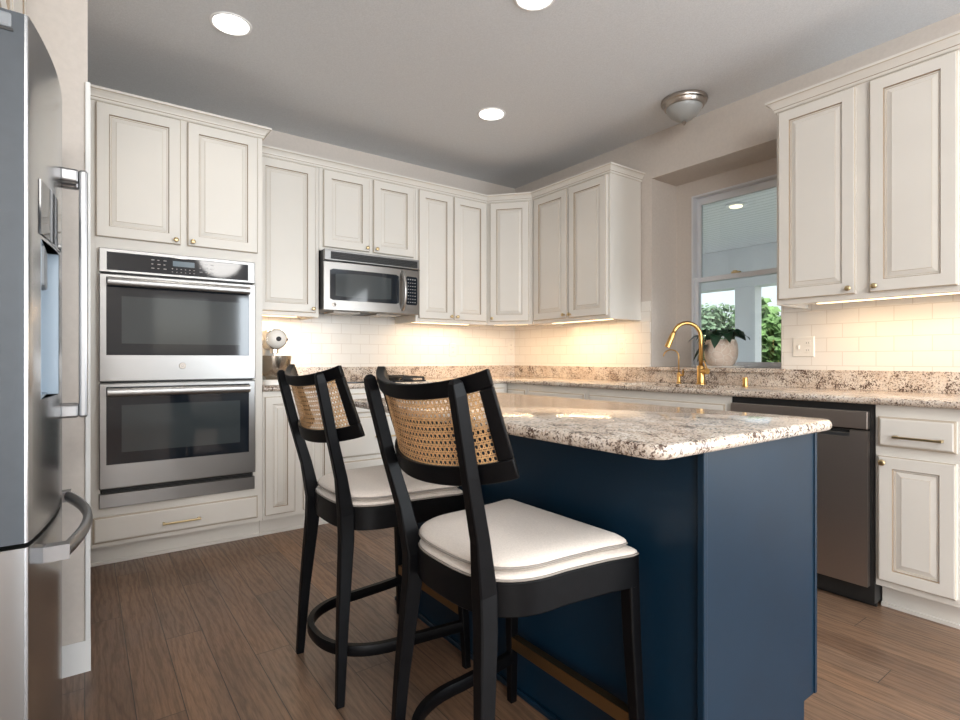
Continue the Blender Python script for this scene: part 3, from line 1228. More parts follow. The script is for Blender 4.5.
t = base_cab('cream base cabinet with one drawer and door right of the dishwasher', fb, 0.560, 0.868, DB,
             doors=[(0.598, 0.854, 0.138, 0.666, 0.834, 0.640, 0.05)])
d = slab_drawer(fb, 0.598, 0.854, 0.706, 0.832, t)
bar_pull(fb, 0.632, 0.796, 0.752, d)

# ------------------------------------------------------------------ dishwasher
t = thing('dishwasher', 'dark stainless dishwasher under the counter beside the end cabinet', 'dishwasher', (FACE_B, 1.19, 0))
m = MB(fb)
m.box((0.872, -0.56, 0.02), (1.504, -0.002, CT - 0.034))
m.build('tub', M['black_plastic'], t)
m = MB(fb)
m.box((0.874, -0.045, 0.0), (1.503, -0.03, 0.10))
m.build('toe_panel', M['black_plastic'], t)
m = MB(fb)
m.box((0.888, 0.0, 0.772), (1.498, 0.030, 0.848))
cp = m.build('control_strip', M['steel_dark'], t, bevel=0.003)
m = MB(fb)
# door with a pocket handle cut below the strip
PU0, PU1, PZ0, PZ1 = 0.955, 1.43, 0.733, 0.757
for a, b in (((0.888, 0.0, 0.094), (1.498, 0.030, PZ0)), ((0.888, 0.0, PZ0), (PU0, 0.030, 0.764)), ((PU1, 0.0, PZ0), (1.498, 0.030, 0.764)), ((PU0, 0.0, PZ0), (PU1, 0.010, 0.764))):
    m.box(a, b)
d = m.build('door', M['steel_dark'], t)
m = MB(fb)
m.box((PU0, 0.010, PZ0), (PU1, 0.024, PZ0 + 0.016))
m.build('pocket_handle', M['steel_h'], d, bevel=0.001)
m = MB(fb)
m.box((PU0 + 0.002, 0.010, PZ0 + 0.018), (PU1 - 0.002, 0.014, 0.7635))
m.build('pocket_shade', M['black_plastic'], d)  # black strip standing in for the shade inside the handle pocket

# ------------------------------------------------------------------ countertops
def edge_slab(mb, loops_out, z0, z1, r=0.012):
    """slab with eased edge from a plan outline"""
    n = len(loops_out)

    def inset(d):
        res = []
        for i in range(n):
            p = Vector(loops_out[i])
            a = (p - Vector(loops_out[i - 1])).normalized()
            b = (Vector(loops_out[(i + 1) % n]) - p).normalized()
            na, nb = Vector((-a.y, a.x)), Vector((-b.y, b.x))
            q = (na + nb)
            q = q / max(0.2, 1 + na.dot(nb))
            res.append(p + q * d)
        return res
    st = []
    h = z1 - z0
    for k in range(7):
        a = PI * k / 6
        st.append((r * (1 - math.sin(a)), z0 + h / 2 - h / 2 * math.cos(a)))
    rings = [[(p.x, p.y, z) for p in inset(d)] for d, z in st]
    mb.rings(rings)


t = thing('countertop', 'speckled granite countertop running round the corner along both walls', 'countertop', (2.9, 3.6, CT))
SLY0, SLY1, SLX0, SLX1 = 1.62, 2.36, 2.80, 3.16       # sink cut-out
m = MB()
FE_A, FE_B = FACE_A - 0.030, FACE_B - 0.032
Z0 = CT - 0.032


def front_profile(r=0.014):
    st = []
    for k in range(7):
        a = PI * k / 6
        st.append((r * (1 - math.sin(a)), Z0 + 0.016 - 0.016 * math.cos(a)))
    return st


pr = front_profile()
# back run
rings = []
for x, yoff in ((0.858, 0), (FE_B, 0)):
    rings.append([(x, FE_A + d, z) for d, z in pr] + [(x, YA - 0.002, CT), (x, YA - 0.002, Z0)])
m.rings(rings)
# side run pieces (round the sink cut-out)
def brun(y0, y1, xb=XB - 0.002):
    rr = []
    for y in (y0, y1):
        rr.append([(FE_B + d, y, z) for d, z in pr] + [(xb, y, CT), (xb, y, Z0)])
    m.rings(rr)


brun(-0.1, SLY0)
brun(SLY1, FE_A + 0.0001)
brun(SLY0, SLY1, SLX0)
m.box((SLX1, SLY0, Z0), (XB - 0.002, SLY1, CT))
m.box((FE_B, FE_A + 0.0001, Z0), (XB - 0.002, YA - 0.002, CT))
m.build('slab', M['granite'], t, smooth=True)
m = MB()
m.box((0.858, YA - 0.022, CT), (XB - 0.022, YA - 0.002, CT + 0.102))
m.box((XB - 0.022, RY1 + 0.03, CT), (XB - 0.002, YA - 0.002, CT + 0.102))
m.box((XB - 0.022, -0.1, CT), (XB - 0.002, RY0 - 0.03, CT + 0.102))
m.box((XB - 0.022, RY0 - 0.03, CT), (XB - 0.002, RY1 + 0.03, CT + 0.080))
m.build('backsplash', M['granite'], t, bevel=0.002)
m = MB()
m.box((XB - 0.040, RY0 - 0.03, CT + 0.080), (XB - 0.002, RY1 + 0.03, CT + 0.106))
m.box((XB - 0.002, RY0, CT + 0.080), (RX + 0.0, RY1, CT + 0.106))
sill = m.build('window_ledge', M['granite'], t, bevel=0.004)

# sink
t = thing('sink', 'undermount steel sink set in the granite counter below the window', 'sink', (2.98, 1.99, 0.7))
m = MB()
wt = 0.004
m.box((SLX0 - 0.01, SLY0 - 0.01, 0.690), (SLX1 + 0.01, SLY1 + 0.01, 0.694))
m.box((SLX0 - 0.01, SLY0 - 0.01, 0.694), (SLX0 - 0.002, SLY1 + 0.01, Z0 - 0.001))
m.box((SLX1 + 0.002, SLY0 - 0.01, 0.694), (SLX1 + 0.01, SLY1 + 0.01, Z0 - 0.001))
m.box((SLX0 - 0.002, SLY0 - 0.01, 0.694), (SLX1 + 0.002, SLY0 - 0.002, Z0 - 0.001))
m.box((SLX0 - 0.002, SLY1 + 0.002, 0.694), (SLX1 + 0.002, SLY1 + 0.01, Z0 - 0.001))
m.build('basin', M['steel_h'], t)
m = MB()
m.lathe((2.98, 1.99, 0.694), [(0.045, 0), (0.045, 0.004), (0.03, 0.002), (0.01, 0.001)], 20)
m.build('drain', M['chrome'], t, smooth=True)

# ------------------------------------------------------------------ island
IX0, IX1, IY0, IY1, IT = 1.122, 1.712, 0.685, 2.17, 0.902
t = thing('kitchen_island', 'navy blue painted island base under the granite top', 'island', (1.42, 1.43, 0))
m = MB()
m.box((IX0 + 0.006, IY0 + 0.004, 0.0), (IX1 - 0.085, IY1, IT - 0.031))
m.box((IX1 - 0.085, IY0 + 0.004, 0.116), (IX1 - 0.022, IY1, IT - 0.031))
m.build('cabinet_box', M['navy'], t)
m = MB()
m.box((IX0 + 0.012, IY0, 0.0), (IX1 - 0.085, IY0 + 0.004, IT - 0.031))
m.box((IX1 - 0.085, IY0, 0.116), (IX1 - 0.024, IY0 + 0.004, IT - 0.031))
m.build('end_panel', M['navy'], t)
m = MB()
m.box((IX0 - 0.004, IY0 - 0.006, 0.0), (IX0 + 0.012, IY0 + 0.012, IT - 0.031))
m.build('corner_trim', M['navy'], t, bevel=0.003)
m = MB()
m.box((IX0 - 0.008, IY0 + 0.012, 0.0), (IX0 + 0.006, IY1, 0.018))
m.build('shoe_molding', M['navy'], t, bevel=0.004)
m = MB()
m.box((IX1 - 0.024, IY0 - 0.004, 0.116), (IX1 - 0.010, IY1, IT - 0.031))
m.build('face_frame', M['navy'], t, bevel=0.002)
fi = lambda u, v, z: Vector((IX1 - 0.010 + v, u, z))
NV = [M['navy']] * 3
for k in range(3):
    y0 = IY0 + 0.012 + k * 0.495
    mb = MB(fi)
    mb.rings(panel_rings(y0, y0 + 0.47, 0.13, 0.85, [(0, 0), (0, 0.016), (0.004, 0.02), (0.06, 0.02), (0.064, 0.012), (0.10, 0.018)]), 0)
    d = mb.build('door', M['navy'], t)
    knob(fi, y0 + 0.44, 0.82, d, 'brass_pale')

t = thing('island_countertop', 'polished granite slab topping the navy island', 'countertop', (1.33, 1.42, IT))
m = MB()
ox0, ox1, oy0, oy1 = 0.912, 1.745, 0.645, 2.215


def rrect(x0, x1, y0, y1, r, n=6):
    pts = []
    for cx, cy, a0 in ((x1 - r, y1 - r, 0), (x0 + r, y1 - r, 90), (x0 + r, y0 + r, 180), (x1 - r, y0 + r, 270)):
        for k in range(n + 1):
            a = math.radians(a0 + 90 * k / n)
            pts.append((cx + r * math.cos(a), cy + r * math.sin(a)))
    return pts


edge_slab(m, rrect(ox0, ox1, oy0, oy1, 0.045), IT - 0.031, IT, 0.012)
m.build('slab', M['granite'], t, smooth=True)

# ------------------------------------------------------------------ refrigerator
t = thing('refrigerator', 'stainless french-door refrigerator in the alcove at left', 'refrigerator', (-0.45, 1.88, 0))
FY0, FY1 = 1.472, 2.286
m = MB()
m.box((-0.93, FY0 + 0.004, 0.04), (-0.185, FY1 - 0.004, 1.752))
m.build('case', M['fridge_side'], t, bevel=0.006)
m = MB()
m.box((-0.90, FY0 + 0.02, 0.0), (-0.22, FY1 - 0.02, 0.04))
m.build('base_grille', M['black_plastic'], t)
BOW = 0.045
XF = -0.096


def xf(y):
    q = (y - FY0) / (FY1 - FY0) * 2 - 1
    return XF + BOW * (1 - q * q)


def curved_slab(mb, y0, y1, z0, z1, xback, n=12, hole=None):
    """door with a bowed front; hole = (y0,y1,z0,z1,depth) for the dispenser niche"""
    ys = [y0 + (y1 - y0) * i / n for i in range(n + 1)]
    zs = [z0, z1]
    if hole:
        ys = sorted(set([y for y in ys if abs(y - hole[0]) > 0.012 and abs(y - hole[1]) > 0.012] + [hole[0], hole[1]]))
        zs = [z0, hole[2], hole[3], z1]
    e = 0.006

    def fx(y):
        d = min(y - y0, y1 - y)
        return xf(y) - (e - math.sqrt(max(0, e * e - (e - min(d, e)) ** 2)) if d < e else 0)
    ys = sorted(set(ys + [y0 + 0.003, y0 + 0.010, y1 - 0.003, y1 - 0.010]))
    F = {(y, z): mb.v((fx(y), y, z)) for y in ys for z in zs}
    for i in range(len(ys) - 1):
        for j in range(len(zs) - 1):
            if hole and ys[i] >= hole[0] - 1e-6 and ys[i + 1] <= hole[1] + 1e-6 and zs[j] >= hole[2] - 1e-6 and zs[j + 1] <= hole[3] + 1e-6:
                continue
            mb.face([F[ys[i], zs[j]], F[ys[i + 1], zs[j]], F[ys[i + 1], zs[j + 1]], F[ys[i], zs[j + 1]]], 0)
    B = {(y, z): mb.v((xback, y, z)) for y in (y0, y1) for z in zs}
    for y in (y0, y1):
        for j in range(len(zs) - 1):
            mb.face([F[y, zs[j]], F[y, zs[j + 1]], B[y, zs[j + 1]], B[y, zs[j]]], 1)
    for z in (zs[0], zs[-1]):
        mb.face([F[y, z] for y in ys] + [B[y1, z], B[y0, z]], 1)
    for j in range(len(zs) - 1):
        mb.face([B[y0, zs[j]], B[y1, zs[j]], B[y1, zs[j + 1]], B[y0, zs[j + 1]]], 1)


def bar_handle(parent, y, z0, z1, reach):
    mb = MB()
    xb = xf(y)
    xo = xb + reach
    mb.box((xo - 0.012, y - 0.014, z0), (xo + 0.008, y + 0.014, z1))
    mb.box((xb - 0.004, y - 0.014, z1 - 0.036), (xo - 0.012, y + 0.014, z1))
    mb.box((xb - 0.004, y - 0.014, z0), (xo - 0.012, y + 0.014, z0 + 0.036))
    return mb.build('handle', M['fridge_handle'], parent, bevel=0.006)


SV = [M['steel_v'], M['fridge_side']]
DZ0, DZ1 = 0.690, 1.795
HOLE = (1.560, 1.775, 0.985, 1.345)
m = MB()
curved_slab(m, FY0, 1.877, DZ0, DZ1, -0.178, hole=HOLE)
d1 = m.build('door', SV, t, smooth=True)
bar_handle(d1, 1.846, 0.915, 1.592, 0.050)
m = MB()
hx = -0.150
y0, y1, z0, z1 = HOLE
m.box((hx - 0.004, y0, z0), (hx, y1, z1))
m.box((hx, y0 - 0.003, z0), (xf(y0), y0, z1))
m.box((hx, y1, z0), (xf(y1) - 0.001, y1 + 0.003, z1))
m.box((hx, y0, z1 - 0.004), (xf(y0), y1, z1))
m.box((hx, y0, z0), (xf(y0), y1, z0 + 0.006))
dn = m.build('dispenser_niche', M['ice_blue'], d1)
m = MB()
m.box((hx, y0 + 0.05, z1 - 0.10), (-0.075, y1 - 0.05, z1 - 0.004))
m.build('dispenser_spout', M['grey_plastic'], dn, bevel=0.006)
m = MB()
rings = []
for i in range(9):
    y = 1.545 + (1.79 - 1.545) * i / 8
    rings.append([(xf(y) - 0.002, y, 1.352), (xf(y) + 0.003, y, 1.354), (xf(y) + 0.003, y, 1.474), (xf(y) - 0.002, y, 1.478)])
m.rings(rings)
m.build('dispenser_panel', M['black_glass'], d1, smooth=True)
m = MB()
curved_slab(m, 1.883, FY1, DZ0, DZ1, -0.178)
d2 = m.build('door', SV, t, smooth=True)
bar_handle(d2, 1.914, 0.915, 1.592, 0.050)
m = MB()
curved_slab(m, FY0, FY1, 0.065, 0.680, -0.178)
d3 = m.build('freezer_drawer', [M['steel_v'], M['steel_h']], t, smooth=True)
m = MB()
pts = []
HY0, HY1 = FY0 + 0.115, FY1 - 0.07
for i in range(21):
    a = i / 20
    y = HY0 + (HY1 - HY0) * a
    pts.append((xf(y) + 0.036 + 0.022 * math.sin(PI * a), y, 0.628))
m.tube(pts, 0.0145, 12, sx=1.25, sy=0.8)
for y in (HY0, HY1):
    m.box((xf(y) - 0.004, y - 0.012, 0.611), (xf(y) + 0.046, y + 0.020, 0.646))
m.build('handle', M['fridge_handle'], d3, smooth=True)
m = MB()
m.box((-0.28, FY0 + 0.01, 1.752), (-0.185, FY0 + 0.075, 1.782))
m.box((-0.26, FY0 - 0.004, 1.758), (-0.121, FY0 + 0.055, 1.790))
hc = m.build('hinge_cover', M['grey_plastic'], t, bevel=0.006)
m = MB()
m.box((-0.26, FY0 - 0.002, 1.752), (-0.119, FY0 + 0.05, 1.758))
m.build('hinge_gap_shade', M['black_plastic'], hc)  # dark box put in for the shade of the gap under the cover

# cabinet above the fridge
ff = lambda u, v, z: Vector((-0.175 + v, u, z))
t = thing('wall_cabinet', 'cream cabinet over the refrigerator', 'cabinet', (-0.5, 1.88, 1.86))
m = MB()
m.box((-0.99, FY0, 1.86), (-0.175, 2.303, UZ1 + 0.05))
m.build('cabinet_box', M['cabinet'], t, bevel=0.0015)
raised_door(ff, FY0 + 0.02, 1.872, 1.885, 2.42, t)
raised_door(ff, 1.895, 2.285, 1.885, 2.42, t)

# ------------------------------------------------------------------ bar stool
def seat_outline(a, b, fx, fy, cx=-0.03, n=3.0, cnt=26, cr=0.012):
    """rear superellipse running forward into two flared front corners; counter-clockwise"""
    pts = []
    for i in range(cnt + 1):
        th = PI / 2 + PI * i / cnt
        c, s = math.cos(th), math.sin(th)
        pts.append((cx - a * abs(c) ** (2 / n), b * (abs(s) ** (2 / n)) * (1 if s > 0 else -1)))
    # front corners (rounded)
    for sy in (-1, 1):
        if sy < 0:
            pts += [(0.09, -(b + (fy - b) * 0.45)), (fx - cr * 2, -fy + 0.001), (fx - cr * .3, -fy + cr * .3), (fx, -fy + cr * 1.5)]
        else:
            pts += [(fx, fy - cr * 1.5), (fx - cr * .3, fy - cr * .3), (fx - cr * 2, fy - 0.001), (0.09, b + (fy - b) * 0.45)]
    return pts


def scaled(pts, s, cx=0.0):
    return [(cx + (x - cx) * s, y * s) for x, y in pts]


def pillow(mb, out, z0, h, dome, mi=0, seam=None):
    st = [(0.955, z0), (0.985, z0 + h * 0.12), (1.0, z0 + h * 0.45), (0.995, z0 + h * 0.72), (0.975, z0 + h * 0.93), (0.93, z0 + h + dome * 0.35), (0.82, z0 + h + dome * 0.7), (0.6, z0 + h + dome * 0.92), (0.3, z0 + h + dome), (0.02, z0 + h + dome)]
    mb.rings([[(x, y, z) for x, y in scaled(out, s)] for s, z in st], mi)


def closed_tube(mb, pts, r, n=6):
    m_ = len(pts)
    rings = []
    for i in range(m_):
        p = Vector(pts[i])
        t_ = (Vector(pts[(i + 1) % m_]) - Vector(pts[i - 1])).normalized()
        nx = Vector((0, 0, 1))
        ny = t_.cross(nx).normalized()
        rings.append([tuple(p + nx * r * math.cos(2 * PI * k / n) + ny * r * math.sin(2 * PI * k / n)) for k in range(n)])
    mb.rings(rings, loop=True)


BH, BS = 0.234, 0.098        # half width and sagitta of the curved back
TILT = 0.235                 # lean of the back (dx per dz)


def back_pt(s, q, off=0.0):
    """s in -1..1 across, q in 0..1 up; off = outward thickness"""
    # arc in plan
    ang = s * 1.02
    R = BH / math.sin(1.02)
    y = R * math.sin(ang)
    x = -R * (math.cos(ang) - 1)
    x *= BS / (R * (1 - math.cos(1.02)))
    z_lo = 0.802 + 0.034 * s * s
    z_hi = 1.020 + 0.037 * s * s
    z = z_lo + (z_hi - z_lo) * q
    nx, ny = -math.cos(ang * 0.75), math.sin(ang * 0.75)
    xx = -0.292 + x - (TILT + 0.12 * s * s) * (z - 0.85)
    return (xx + nx * off, y + ny * off, z)


def make_stool():
    t = thing('bar_stool', '', 'stool', (0, 0, 0), 'cane-back counter stools at the island')
    out = seat_outline(0.203, 0.212, 0.188, 0.244)
    mb = MB()
    # apron ring with thickness
    o2 = scaled(out, 0.90)
    ring = [[(x, y, z) for x, y in o] for o, z in ((out, 0.527), (out, 0.602), (o2, 0.602), (o2, 0.527))]
    mb.rings(ring, loop=True)
    mb.build('seat_frame', M['black_wood'], t, bevel=0.003, smooth=True)
    mb = MB()
    pillow(mb, scaled(out, 0.985), 0.600, 0.017, 0.005)
    sp = mb.build('seat', M['linen'], t, smooth='all')
    mb = MB()
    closed_tube(mb, [(x, y, 0.605) for x, y in scaled(out, 0.988)], 0.003)
    mb.build('piping', M['piping'], sp, smooth='all')
    for sy in (-1, 1):
        # front leg, tapering
        mb = MB()
        mb.tube([(0.168, sy * 0.222, 0.600), (0.172, sy * 0.228, 0.40), (0.188, sy * 0.246, 0.0)], [0.018, 0.017, 0.012], square=True, up=(1, 0, 0))
        mb.build('leg', M['black_wood'], t, bevel=0.002)
        # rear leg carrying the back
        mb = MB()
        P = [(-0.252, sy * 0.192, 0.0), (-0.238, sy * 0.178, 0.25), (-0.218, sy * 0.158, 0.50), (-0.217, sy * 0.153, 0.58), (-0.238, sy * 0.166, 0.70), (-0.275, sy * 0.182, 0.84), (-0.313, sy * 0.195, 1.004), (-0.319, sy * 0.195, 1.028), (-0.3205, sy * 0.195, 1.036)]
        mb.tube(P, [0.012, 0.016, 0.0205, 0.0215, 0.0165, 0.0145, 0.014, 0.012, 0.005], square=True, up=(1, 0, 0), sx=1.1, sy=0.88)
        mb.build('leg', M['black_wood'], t, bevel=0.003)
    # curved back frame
    N = 30
    TH = 0.011
    q0, q1 = 0.19, 0.845
    sS = 0.86
    mb = MB()

    def strip(sa, sb, qa, qb, n):
        rings = []
        for i in range(n + 1):
            s = sa + (sb - sa) * i / n
            r = []
            for q, of in ((qa, -TH), (qa, TH), (qb, TH), (qb, -TH)):
                qq = q(s) if callable(q) else q
                r.append(back_pt(s, qq, of))
            rings.append(r)
        mb.rings(rings)
    strip(-1, 1, q1, 1.0, N)
    strip(-1, 1, 0.0, q0, N)
    strip(-1, -sS, q0, q1, 4)
    strip(sS, 1, q0, q1, 4)
    mb.build('back_frame', M['black_wood'], t, bevel=0.003, smooth=True)
    # woven cane: pairs both ways and single diagonals, real open holes
    mb = MB()
    W = 2 * 0.26
    U = 2 * sS * 0.29
    nv = 36
    nh = 10
    ww = 0.00095

    def ribbon(pts, wid_s, wid_q, off):
        rows = []
        for s, q in pts:
            a = back_pt(s - wid_s, q - wid_q, off)
            b = back_pt(s + wid_s, q + wid_q, off)
            rows.append((mb.v(a), mb.v(b)))
        for i in range(len(rows) - 1):
            mb.face([rows[i][0], rows[i][1], rows[i + 1][1], rows[i + 1][0]])
    hs = ww / 0.27
    hq = ww / 0.20
    ds = 2 * sS / nv
    dq = (q1 - q0) / nh
    for i in range(nv + 1):
        for e in (-0.17, 0.17):
            s = -sS + (i + e) * ds
            if -sS < s < sS:
                ribbon([(s, q0), (s, (q0 + q1) / 2), (s, q1)], hs, 0, 0.0)
    for j in range(nh + 1):
        for e in (-0.17, 0.17):
            q = q0 + (j + e) * dq
            if q0 < q < q1:
                ribbon([(-sS + 2 * sS * k / 24, q) for k in range(25)], 0, hq, 0.0008)
    for sg in (1, -1):
        for i in range(-nh, nv + nh + 1):
            pts = []
            for j in range(nh + 1):
                s = -sS + (i + 0.5 + sg * (j - 0.0)) * ds
                if -sS <= s <= sS:
                    pts.append((s, q0 + j * dq))
            if len(pts) > 1:
                ribbon(pts, hs * 1.5, 0, -0.0008 * sg)
    mb.build('cane_panel', M['cane'], t, recalc=False)
    # curved stretcher round the back
    mb = MB()
    pts = []
    o3 = seat_outline(0.232, 0.212, 0.185, 0.24, n=2.3)
    k0 = 27
    loop = o3[:27]
    path = [(0.182, 0.238)] + [(0.09, 0.225)] + loop + [(0.09, -0.225)] + [(0.182, -0.238)]
    mb.tube([(x, y, 0.145) for x, y in path], 0.011, square=True, up=(0, 0, 1), sx=1.6, sy=1.0)
    mb.build('stretcher', M['black_wood'], t, smooth=True)
    mb = MB()
    mb.box((0.171, -0.230, 0.176), (0.193, 0.230, 0.212))
    fr = mb.build('footrest', M['black_wood'], t, bevel=0.003)
    mb = MB()
    mb.box((0.167, -0.222, 0.180), (0.171, 0.222, 0.215))
    mb.box((0.171, -0.222, 0.212), (0.193, 0.222, 0.215))
    mb.build('kick_plate', M['bronze'], fr)
    return t


M['bronze'] = mat('aged_brass_plate', (0.30, 0.19, 0.09), 0.35, 1.0)
stool = make_stool()
stool.location = (0.897, 1.066, 0)
stool['label'] = 'black cane-back counter stool nearest the camera, under the island overhang'
st2 = copy_tree(stool)
st2.location = (0.888, 1.795, 0)
st2['label'] = 'black cane-back counter stool farther along, nearer the ovens'

# loose cushions
out = seat_outline(0.190, 0.206, 0.170, 0.228)
cu = thing('seat_cushion', '', 'cushion', (0, 0, 0), 'loose linen cushions on the stools')
m = MB()
pillow(m, out, 0.622, 0.022, 0.012)
cb = m.build('pad', M['linen'], cu, smooth='all')
m = MB()
closed_tube(m, [(x, y, 0.630) for x, y in scaled(out, 1.0)], 0.0032)
m.build('piping', M['piping'], cu, smooth='all')
cu.location = (0.890, 1.068, 0.0)
cu['label'] = 'cream linen cushion lying on the nearest stool seat'
c2 = copy_tree(cu)
c2.location = (0.884, 1.79, 0.0)
c2['label'] = 'cream linen cushion lying on the stool nearer the ovens'

# ------------------------------------------------------------------ cooktop
t = thing('cooktop', 'black gas cooktop set in the counter below the microwave', 'cooktop', (1.675, 3.66, CT))
m = MB()
m.box((1.33, 3.43, CT), (2.02, 3.90, CT + 0.010))
m.build('glass_top', M['black_glass'], t, bevel=0.003)
gx = 1.93
m = MB()
x0, x1, y0, y1 = gx - 0.085, gx + 0.085, 3.46, 3.87
z = CT + 0.030
for x in (x0, x1):
    m.box((x - 0.006, y0, z - 0.006), (x + 0.006, y1, z + 0.006))
for y in (y0, y1, 3.665):
    m.box((x0, y - 0.006, z - 0.006), (x1, y + 0.006, z + 0.006))
for y in (3.56, 3.77):
    m.box((x0, y - 0.005, z - 0.005), (x1, y + 0.005, z + 0.008))
    m.box((gx - 0.005, y - 0.09, z - 0.005), (gx + 0.005, y + 0.09, z + 0.008))
for x in (x0, x1):
    for y in (y0, y1):
        m.box((x - 0.007, y - 0.007, CT + 0.010), (x + 0.007, y + 0.007, z))
m.build('grate', M['iron'], t, bevel=0.002)
for y in (3.56, 3.77):
    m = MB()
    m.lathe((gx, y, CT + 0.010), [(0.05, 0), (0.048, 0.008), (0.034, 0.010), (0.034, 0.014), (0.01, 0.015)], 20)
    m.build('burner', M['iron'], t, smooth=True)

# ------------------------------------------------------------------ stand mixer
mx, my = 0.985, 3.66
t = thing('stand_mixer', 'white stand mixer with steel bowl on the counter beside the oven', 'mixer', (mx, my, CT))
m = MB()
base = rrect(mx - 0.09, mx + 0.10, my - 0.15, my + 0.13, 0.06)
m.rings([[(x, y, CT) for x, y in base], [(x, y, CT + 0.02) for x, y in base], [(mx + (x - mx) * 0.93, my + (y - my) * 0.95, CT + 0.032) for x, y in base]])
m.build('base', M['white_enamel'], t, smooth=True)
m = MB()
m.tube([(mx - 0.005, my + 0.07, CT + 0.02), (mx - 0.005, my + 0.075, CT + 0.12), (mx - 0.005, my + 0.07, CT + 0.20), (mx - 0.005, my + 0.06, CT + 0.25)], [0.062, 0.052, 0.050, 0.055], 16)
m.build('column', M['white_enamel'], t, smooth='all')
m = MB()
prof = []
HZ = CT + 0.290
for yy, r in ((0.150, 0.012), (0.140, 0.045), (0.10, 0.064), (0.02, 0.070), (-0.06, 0.068), (-0.12, 0.062), (-0.150, 0.050), (-0.163, 0.030), (-0.166, 0.008)):
    prof.append([(mx + r * math.cos(2 * PI * k / 24), my + yy, HZ + r * 1.02 * math.sin(2 * PI * k / 24)) for k in range(24)])
m.rings(prof)
hd = m.build('motor_head', M['white_enamel'], t, smooth='all')
m = MB()
m.lathe((mx, my - 0.168, HZ), [(0.015, 0.006), (0.015, -0.006), (0.012, -0.010)], 18, axis='y')
m.build('attachment_hub', M['iron'], hd, smooth=True)
m = MB()
m.tube([(mx + 0.055, my - 0.08, HZ + 0.0), (mx + 0.082, my - 0.08, HZ)], 0.009, 10)
m.tube([(mx - 0.06, my - 0.02, HZ - 0.03), (mx - 0.085, my - 0.02, HZ - 0.03)], 0.007, 10)
m.build('knob', M['iron'], hd, smooth=True)
m = MB()
rr = []
for sg in range(25):
    a = 2 * PI * sg / 24
m.lathe((mx, my - 0.118, HZ), [(0.064, 0.006), (0.0655, 0.003), (0.0655, -0.004), (0.060, -0.008)], 28, axis='y')
m.build('trim_band', M['chrome'], hd, smooth=True)
m = MB()
m.lathe((mx, my - 0.075, CT + 0.20), [(0.026, 0.045), (0.026, 0.0), (0.008, -0.004), (0.008, -0.06)], 16)
m.tube([(mx - 0.03, my - 0.075, CT + 0.13), (mx, my - 0.075, CT + 0.08), (mx + 0.03, my - 0.075, CT + 0.13)], 0.005, 6)
m.build('beater', M['chrome'], t, smooth=True)
m = MB()
m.lathe((mx, my - 0.075, CT + 0.034), [(0.050, 0), (0.052, 0.006), (0.070, 0.025), (0.093, 0.07), (0.104, 0.13), (0.106, 0.150), (0.104, 0.150), (0.090, 0.07), (0.05, 0.02), (0.01, 0.012)], 32)
m.build('bowl', M['bowl'], t, smooth=True)

# ------------------------------------------------------------------ faucets
def gold_faucet():
    x, y = 3.205, 1.968
    t = thing('kitchen_faucet', 'tall brass gooseneck faucet behind the sink', 'faucet', (x, y, CT))
    mb = MB()
    mb.lathe((x, y, CT), [(0.030, 0), (0.030, 0.006), (0.024, 0.010), (0.023, 0.115), (0.018, 0.122)], 20)
    mb.build('body', M['brass'], t, smooth=True)
    mb = MB()
    ang = math.radians(150)           # spout swings toward the sink
    dx, dy = math.cos(ang), math.sin(ang)
    pts = [(x, y, CT + 0.11), (x, y, CT + 0.30)]
    R = 0.095
    for k in range(1, 15):
        a = PI * k / 14 * 0.90
        pts.append((x + dx * R * (1 - math.cos(a)), y + dy * R * (1 - math.cos(a)), CT + 0.30 + R * math.sin(a)))
    mb.tube(pts, 0.0125, 14, up=(-dy, dx, 0))
    mb.build('spout', M['brass'], t, smooth='all')
    e = Vector(pts[-1])
    dd = (Vector(pts[-1]) - Vector(pts[-2])).normalized()
    mb = MB()
    mb.tube([tuple(e), tuple(e + dd * 0.02), tuple(e + dd * 0.10)], [0.0145, 0.0165, 0.018], 14)
    mb.build('spray_head', M['brass'], t, smooth=True)
    mb = MB()
    mb.tube([(x, y, CT + 0.085), (x - 0.015, y - 0.055, CT + 0.085)], 0.019, 14)
    mb.tube([(x - 0.013, y - 0.050, CT + 0.095), (x - 0.02, y - 0.035, CT + 0.15)], [0.006, 0.004], 8)
    mb.build('lever', M['brass'], t, smooth=True)


gold_faucet()
x, y = 3.215, 2.135
t = thing('filter_tap', 'slim brass drinking-water tap left of the main faucet', 'faucet', (x, y, CT))
m = MB()
m.lathe((x, y, CT), [(0.018, 0), (0.018, 0.004), (0.012, 0.008), (0.011, 0.07), (0.007, 0.075)], 16)
m.build('body', M['brass'], t, smooth=True)
m = MB()
pts = [(x, y, CT + 0.07), (x, y, CT + 0.18)]
for k in range(1, 12):
    a = PI * k / 11
    pts.append((x - 0.05 * 0.5 * (1 - math.cos(a)), y + 0.06 * 0.5 * (1 - math.cos(a)) * 1.4, CT + 0.18 + 0.045 * math.sin(a)))
m.tube(pts, 0.0042, 10)
m.build('spout', M['brass'], t, smooth='all')
m = MB()
m.tube([(x, y, CT + 0.055), (x - 0.01, y - 0.035, CT + 0.055)], 0.007, 10)
m.box((x - 0.016, y - 0.042, CT + 0.050), (x - 0.004, y - 0.036, CT + 0.095))
m.build('lever', M['brass'], t, smooth=True)
x, y = 3.16, 1.655
t = thing('air_gap', 'short brass air gap cap on the counter right of the faucet', 'cap', (x, y, CT))
m = MB()
m.lathe((x, y, CT), [(0.019, 0), (0.019, 0.004), (0.014, 0.006), (0.014, 0.050), (0.012, 0.054), (0.005, 0.055)], 20)
m.build('cap', M['brass'], t, smooth=True)

